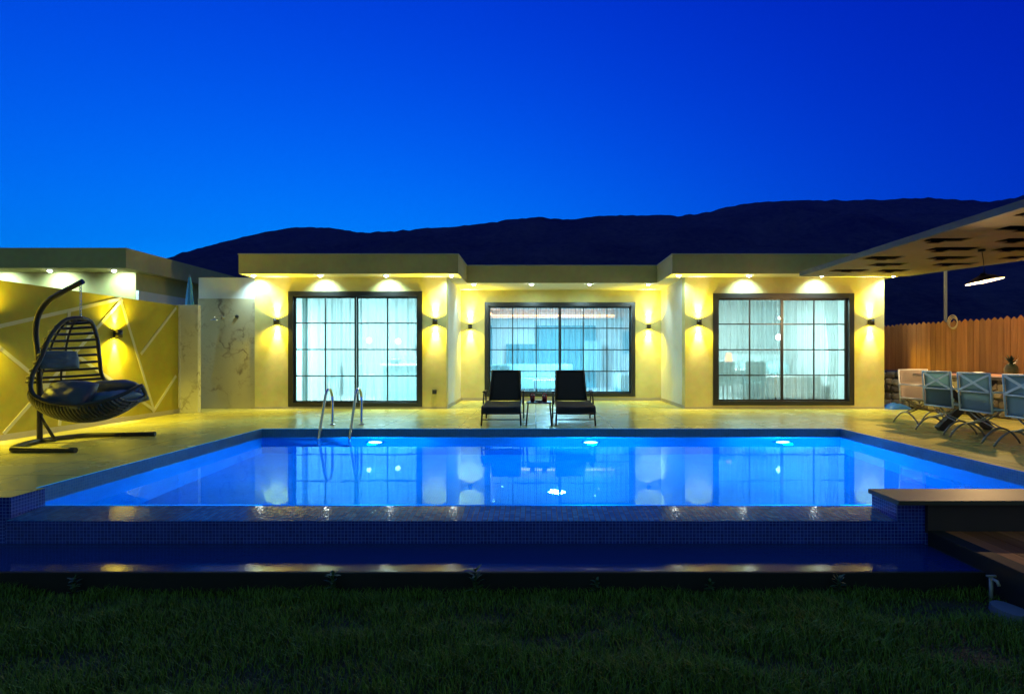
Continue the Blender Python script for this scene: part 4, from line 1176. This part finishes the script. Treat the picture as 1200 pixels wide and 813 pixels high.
sw = thing('rubble_wall', 'low dark rubble stone wall under the wooden fence', 'wall', FA)
m = MB(); m.bar(tuple(FA + fnrm * -0.02 + Vector((0, 0, 0.18))), tuple(FB + fnrm * -0.02 + Vector((0, 0, 0.18))), 0.28, 1.18); m.build('mortar_core', M['mortar'], sw, world=True)
m = MB()
rows = 5
for rr_ in range(rows):
    s = 0.0; hgt = 0.76 / rows
    while s < Lf:
        wd = random.uniform(0.14, 0.30); ctr = FA + fd * (s + wd / 2) + fnrm * 0.13
        zc = 0.02 + hgt * (rr_ + 0.5) + random.uniform(-0.025, 0.025)
        q = Matrix.Rotation(math.atan2(fd.y, fd.x), 4, 'Z')
        n0v = len(m.bm.verts)
        r = bmesh.ops.create_icosphere(m.bm, subdivisions=2, radius=1.0)
        for v in r['verts']:
            c = v.co.copy()
            c = Vector((math.copysign(abs(c.x) ** 0.6, c.x), c.y, math.copysign(abs(c.z) ** 0.6, c.z)))
            d_ = 1 + 0.22 * mnoise.noise(c * 1.3 + Vector((s * 3, rr_ * 5.1, 0)))
            c = Vector((c.x * wd * 0.47 * d_, c.y * 0.055 * d_, c.z * hgt * 0.50 * d_))
            v.co = (q @ c) + ctr + Vector((0, 0, zc))
        s += wd
m.build('stones', M['stone'], sw, world=True)

def fpos(y): 
    k = (y - FA.y) / (FB.y - FA.y); return FA.lerp(FB, k)
t = thing('rope_coil', 'coil of pale rope hung over the fence top near the steel post', 'rope', fpos(11.35) + Vector((0, 0, 1.74)))
m = MB()
qz = Matrix.Rotation(math.atan2(fd.y, fd.x), 4, 'Z')
for k in range(3):
    pts = [qz @ Vector(((0.085 + 0.010 * k) * math.cos(a), -0.03 - 0.012 * k + 0.0 * a, (0.105 + 0.01 * k) * math.sin(a) + 0.02 * k)) for a in np.linspace(0, 2 * math.pi, 20)[:-1]]
    pts = [Vector((p.x, p.y, p.z)) + fnrm * 0.0 for p in pts]
    m.tube(pts, 0.009, 6, closed=True)
m.build('loops', M['rope'], t)
t.location = fpos(11.35) + fnrm * 0.06 + Vector((0, 0, 1.75))

m = MB()
m.grid(lambda u, v: tuple(fpos(13.55 - 0.55 * u) + fnrm * (0.16 + 0.02 * math.sin(u * 9) * (1 - v)) + Vector((0, 0, 1.42 - 0.58 * v))), 14, 6)
bmesh.ops.solidify(m.bm, geom=m.bm.faces[:], thickness=0.008)
tag(m.build('orange_towel', M['orange_cloth']), 'orange red towel hung on the far end of the fence', 'towel')
m = MB()
def tarp(u, v):
    a, b = 2 * u - 1, 2 * v - 1
    e = max(0, 1 - a * a) * max(0, 1 - b * b)
    return (7.62 + 0.25 * a, 12.3 + 0.22 * b, 0.004 + 0.12 * e ** 0.6 + 0.05 * e * mnoise.noise(Vector((a * 2.5, b * 2.5, 1))))
m.grid(tarp, 16, 16)
tag(m.build('blue_tarpaulin', M['blue_cloth']), 'crumpled blue tarpaulin on the terrace by the corner of the villa', 'tarpaulin')

# ------------------------------------------------------------------ outdoor table and chairs
tb = thing('outdoor_table', 'long wooden outdoor dining table on black crossed legs', 'table', (6.42, 7.8, 0))
m = MB()
for k in range(6):
    x = -0.48 + k * 0.162; m.box(x, x + 0.157, -1.45, 1.35, 0.80, 0.84, 0.004)
m.build('tabletop', M['table_wood'], tb)
for yy in (0.85, -1.0):
    m = MB(); m.bar((-0.42, yy, 0.02), (0.40, yy, 0.775), 0.10, 0.10, 0.005, up=(0, 1, 0)); m.bar((0.42, yy + 0.101, 0.02), (-0.40, yy + 0.101, 0.775), 0.10, 0.10, 0.005, up=(0, 1, 0))
    m.bar((-0.45, yy + 0.05, 0.787), (0.45, yy + 0.05, 0.787), 0.18, 0.024); m.build('leg_frame', M['timber_dark'], tb)

def folding_chair(fabric, frame):
    t = thing('folding_chair', '-', 'chair', (0, 0, 0), 0, 'folding chairs round the outdoor table')
    W = 0.28
    m = MB()
    for s in (-1, 1): m.tube([(0.0, s * W, 0.38), (-0.035, s * W, 0.89)], 0.012, 8)
    for z in (0.385, 0.64, 0.885):
        xx = -0.035 * (z - 0.38) / 0.51
        m.tube([(xx, -W, z), (xx, W, z)], 0.011, 8)
    m.build('back_frame', frame, t)
    m = MB(); m.bar((-0.030, -W + 0.012, 0.875), (-0.030, W - 0.012, 0.65), 0.030, 0.008, up=(1, 0, 0)); m.bar((-0.036, W - 0.012, 0.875), (-0.036, -W + 0.012, 0.65), 0.030, 0.008, up=(1, 0, 0)); m.build('back_cross', frame, t)
    m = MB()
    def bk(z0, z1):
        def f(u, v):
            z = z0 + (z1 - z0) * v
            return Vector((-0.035 * (z - 0.38) / 0.51 + 0.012 + 0.012 * math.sin(math.pi * u) * math.sin(math.pi * v), -W + 0.014 + (2 * W - 0.028) * u, z))
        return f
    m.grid(bk(0.39, 0.63), 6, 5); m.grid(bk(0.65, 0.88), 6, 5); bmesh.ops.solidify(m.bm, geom=m.bm.faces[:], thickness=0.006); m.build('backrest', fabric, t)
    m = MB(); m.grid(lambda u, v: Vector((0.01 + 0.43 * u, -W + 0.01 + (2 * W - 0.02) * v, 0.43 - 0.035 * math.sin(math.pi * v) - 0.02 * (1 - u))), 6, 8); bmesh.ops.solidify(m.bm, geom=m.bm.faces[:], thickness=0.008); m.build('seat', fabric, t)
    for s in (-1, 1):
        m = MB(); m.tube([(-0.02, s * W, 0.65), (0.42, s * W, 0.64), (0.44, s * W, 0.62), (0.44, s * W, 0.43)], 0.012, 8); m.tube([(0.0, s * W, 0.43), (0.44, s * W, 0.43)], 0.011, 8); m.build('armrest', frame, t)
        m = MB(); m.tube([(-0.14 + 0.49 * k_, s * W, 0.19 * math.sin(math.pi * min(1, max(0, k_))) ** 0.8 + 0.010) for k_ in np.linspace(0, 1, 17)], 0.0125, 8); m.build('leg', M['bare_legs'], t)
    m = MB()
    for xx in (0.06, 0.14):
        for s in (-1, 1):
            m.tube(smooth_path([(xx, s * W, 0.19), (xx, s * W * 0.55, 0.225), (xx, -s * W * 0.3, 0.31), (xx, -s * W * 0.95, 0.425)], 6), 0.0105, 6)
    m.build('scissor_bars', M['bare_legs'], t)
    return t
ch = folding_chair(M['chair_fabric'], M['pale_metal'])
spots = [((5.84, 8.42), 2, 'folding chair coloured as under blue light, with crossed back straps, farthest along the table side'),
         ((5.76, 7.60), 0, 'folding chair coloured as under blue light, with crossed back straps, second along the table side'),
         ((5.68, 6.75), -3, 'folding chair coloured as under blue light, with crossed back straps, nearest and cut by the picture edge')]
for i, (p, a, lab) in enumerate(spots):
    o = ch if i == 0 else copy_tree(ch)
    o.location = (p[0], p[1], 0); o.rotation_euler = (0, 0, R(a)); o['label'] = lab
o = folding_chair(M['chair_pale'], M['white_lacquer'])
o['label'] = 'pale folding chair coloured as under warm light, with white frame at the far head of the table'
o.location = (6.28, 9.62, 0); o.rotation_euler = (0, 0, R(-90 + 12))

def leafy(m, c, n, L, spread, width, droop=0.5, seed=0):
    rg = random.Random(seed)
    for k in range(n):
        a = 2.399 * k + rg.uniform(-0.3, 0.3); el = rg.uniform(0.25, 1.35); ll = L * rg.uniform(0.6, 1.1)
        d = Vector((math.cos(a) * math.cos(el), math.sin(a) * math.cos(el), math.sin(el)))
        s_ = Vector((-math.sin(a), math.cos(a), 0))
        prev = None
        for q in range(5):
            t_ = q / 4
            p = Vector(c) + d * ll * t_ + Vector((0, 0, -droop * ll * t_ * t_ * 0.6))
            wv = width * (math.sin(math.pi * (0.12 + 0.86 * t_)) ** 0.8)
            cur = (m.v(p - s_ * wv), m.v(p + s_ * wv))
            if prev: m.face([prev[0], prev[1], cur[1], cur[0]], True)
            prev = cur
t = thing('pineapple', 'pineapple with dark leafy crown standing on the outdoor table', 'fruit', (6.16, 7.52, 0.842))
m = MB(); m.lathe([(0, 0), (0.05, 0.002), (0.075, 0.05), (0.078, 0.10), (0.06, 0.15), (0.03, 0.17), (0, 0.172)], M=Matrix.Rotation(R(0), 4, 'X'), n=20); m.build('fruit', M['pineapple'], t)
m = MB(); leafy(m, (0, 0, 0.16), 26, 0.17, 1, 0.012, 0.4, 3); m.build('leaf_crown', M['leaf_dark'], t)
def plate(x, y, label):
    t = thing('napkin', label, 'napkin', (x, y, 0.842), R(20), 'napkins on the outdoor table')
    m = MB(); m.pillow(Matrix.Translation((0, 0, 0.02)), 0.2, 0.16, 0.045, 8, 0.5, 0.012, x); m.build('cloth', M['white_cloth'], t)
plate(6.1, 8.85, 'folded white napkin at the far end of the outdoor table')
plate(6.25, 8.2, 'folded white napkin nearer the middle of the outdoor table')

# ------------------------------------------------------------------ right foreground: timber step, kerb, flagstone, pipe
sp = thing('timber_step', 'low red brown timber deck with dark kerb in front of the pool coping', 'deck', (5.0, 3.8, LAWN))
m = MB()
for k in range(40):
    x0_ = 3.14 + k * 0.132
    m.box(x0_, x0_ + 0.126, 2.60 + random.uniform(0, 0.01), 4.462, -0.275, -0.240, 0.003)
m.build('planks', M['step_wood'], sp, world=True)
m = MB(); m.box(3.01, 3.135, 2.55, 4.46, -0.6, -0.234, 0.01); m.build('kerb', M['curb'], sp, world=True)
m = MB(); m.box(3.16, 8.5, 2.62, 4.44, -0.6, -0.28); m.build('base', M['timber_dark'], sp, world=True)
m = MB()
for i_ in range(1):
    n = 14; top = []; bot = []
    for k in range(n):
        a = 2 * math.pi * k / n; r_ = 1 + 0.16 * mnoise.noise(Vector((math.cos(a) * 1.5, math.sin(a) * 1.5, 4)))
        top.append(m.v((2.90 + 0.075 * r_ * math.cos(a), 3.56 + 0.12 * r_ * math.sin(a), -0.44))); bot.append(m.v((2.90 + 0.09 * r_ * math.cos(a), 3.56 + 0.135 * r_ * math.sin(a), LAWN - 0.05)))
    m.face(top); 
    for k in range(n): m.face([bot[k], bot[(k + 1) % n], top[(k + 1) % n], top[k]])
tag(m.build('flagstone', M['pale_stone']), 'pale flat stone in the grass at the foot of the timber step kerb', 'stone')
t = thing('water_tap', 'short pale pipe with a tap standing at the channel corner', 'tap', (2.95, 3.76, LAWN))
m = MB(); m.tube([(0, 0, -0.03), (0, 0, 0.16)], 0.012, 8); m.build('pipe', M['grey_metal'], t)
m = MB(); m.tube([(0, 0, 0.15), (0, -0.05, 0.15), (0, -0.065, 0.125)], 0.010, 8); m.box(-0.03, 0.03, -0.008, 0.008, 0.162, 0.172, 0.002); m.build('spout', M['grey_metal'], t)

# ------------------------------------------------------------------ lawn
def lawn(nb_, x0, x1, y0, y1):
    x = rng.uniform(x0, x1, nb_); y = y0 + (y1 - y0) * rng.uniform(0, 1, nb_) ** 0.9
    hn = np.array([mnoise.fractal(Vector((a * 1.5, b * 2.6, 0.0)), 1.0, 2.0, 4) for a, b in zip(x, y)])
    keep = rng.uniform(0, 1, nb_) < np.clip(0.85 + hn * 0.6, 0.45, 1)
    x, y, hn = x[keep], y[keep], hn[keep]; n = len(x)
    h = (0.055 + 0.035 * np.clip(hn, -1, 1)) * rng.uniform(0.5, 1.35, n)
    az = rng.uniform(0, 2 * np.pi, n); ln = h * rng.uniform(0.2, 1.1, n); wdt = rng.uniform(0.0014, 0.0030, n)
    dx_, dy_ = np.cos(az), np.sin(az); sx_, sy_ = -dy_, dx_
    base = LAWN + 0.002 + 0.02 * hn
    V = np.empty((n, 5, 3))
    for i, (f, wf, lf) in enumerate(((0, 1, 0), (0, -1, 0), (0.6, 0.75, 0.35), (0.6, -0.75, 0.35), (1.0, 0, 1.0))):
        V[:, i, 0] = x + dx_ * ln * lf + sx_ * wdt * wf
        V[:, i, 1] = y + dy_ * ln * lf + sy_ * wdt * wf
        V[:, i, 2] = base + h * f * (1 - 0.12 * lf)
    idx = np.arange(n)[:, None] * 5
    quads = idx + np.array([[0, 1, 3, 2]]); tris = idx + np.array([[2, 3, 4]])
    me = bpy.data.meshes.new('grass')
    me.vertices.add(n * 5); me.vertices.foreach_set('co', V.ravel())
    loops = np.concatenate([quads, tris], axis=1).ravel()
    me.loops.add(len(loops)); me.loops.foreach_set('vertex_index', loops.astype(np.int32))
    starts = (np.arange(n)[:, None] * 7 + np.array([[0, 4]])).ravel(); tot = np.tile([4, 3], n)
    me.polygons.add(n * 2); me.polygons.foreach_set('loop_start', starts.astype(np.int32)); me.polygons.foreach_set('loop_total', tot.astype(np.int32))
    me.update(calc_edges=True); me.validate()
    me.materials.append(M['grass'])
    o = link(bpy.data.objects.new('grass', me))
    return tag(o, 'short dark green lawn grass in front of the pool', 'grass', kind='stuff')
lawn(190000, -4.4, 4.6, 1.7, 3.875)
# weeds at the foot of the channel
for i, (x, y, h, lab) in enumerate(((-1.34, 3.83, 0.13, 'leafy weed at the channel foot, leftmost of the tall ones'), (-0.40, 3.84, 0.15, 'thin upright weed at the channel foot left of the middle'), (0.40, 3.83, 0.09, 'small weed at the channel foot right of the middle'),
                                    (2.0, 3.83, 0.11, 'bushy weed at the channel foot towards the right'), (-3.05, 3.83, 0.10, 'low weed at the channel foot at the far left'), (1.15, 3.84, 0.08, 'tiny weed at the channel foot between the middle and the right'))):
    t = thing('weed', lab, 'weed', (x, y, LAWN), 0, 'weeds at the foot of the channel')
    m = MB(); m.tube([(0, 0, -0.01), (0.004, 0, h * 0.6), (-0.004, 0.004, h * 1.2)], [0.003, 0.0025, 0.001], 5); m.build('stem', M['leaf'], t)
    m = MB()
    for q in range(5): leafy(m, (0, 0, h * (0.3 + 0.2 * q)), 5, h * 0.6, 1, 0.010, 0.5, i * 10 + q)
    m.build('leaves', M['leaf'], t)

# ------------------------------------------------------------------ evening air
m = MB(); m.box(-900, 900, -40, 760, LAWN - 1.5, 160)
t_ = NT('evening_haze')
vol = t_.n('ShaderNodeVolumePrincipled', {'Color': (0.02, 0.10, 1.0), 'Density': 0.0005, 'Anisotropy': 0.0})
t_.t.links.new(vol.outputs[0], t_.out.inputs['Volume'])
tag(m.build('haze', t_.mat), kind='stuff')

# ------------------------------------------------------------------ render settings
c = scene.cycles
c.use_denoising = True
try: c.denoiser = 'OPENIMAGEDENOISE'
except Exception: pass
c.max_bounces = 8; c.diffuse_bounces = 4; c.glossy_bounces = 4; c.transmission_bounces = 6; c.transparent_max_bounces = 20
c.caustics_reflective = False; c.caustics_refractive = False
c.sample_clamp_indirect = 4.0; c.sample_clamp_direct = 0.0
c.use_light_tree = True
vs = scene.view_settings
vs.view_transform = 'Standard'; vs.look = 'None'; vs.exposure = 0.0; vs.gamma = 1.0; vs.use_curve_mapping = False
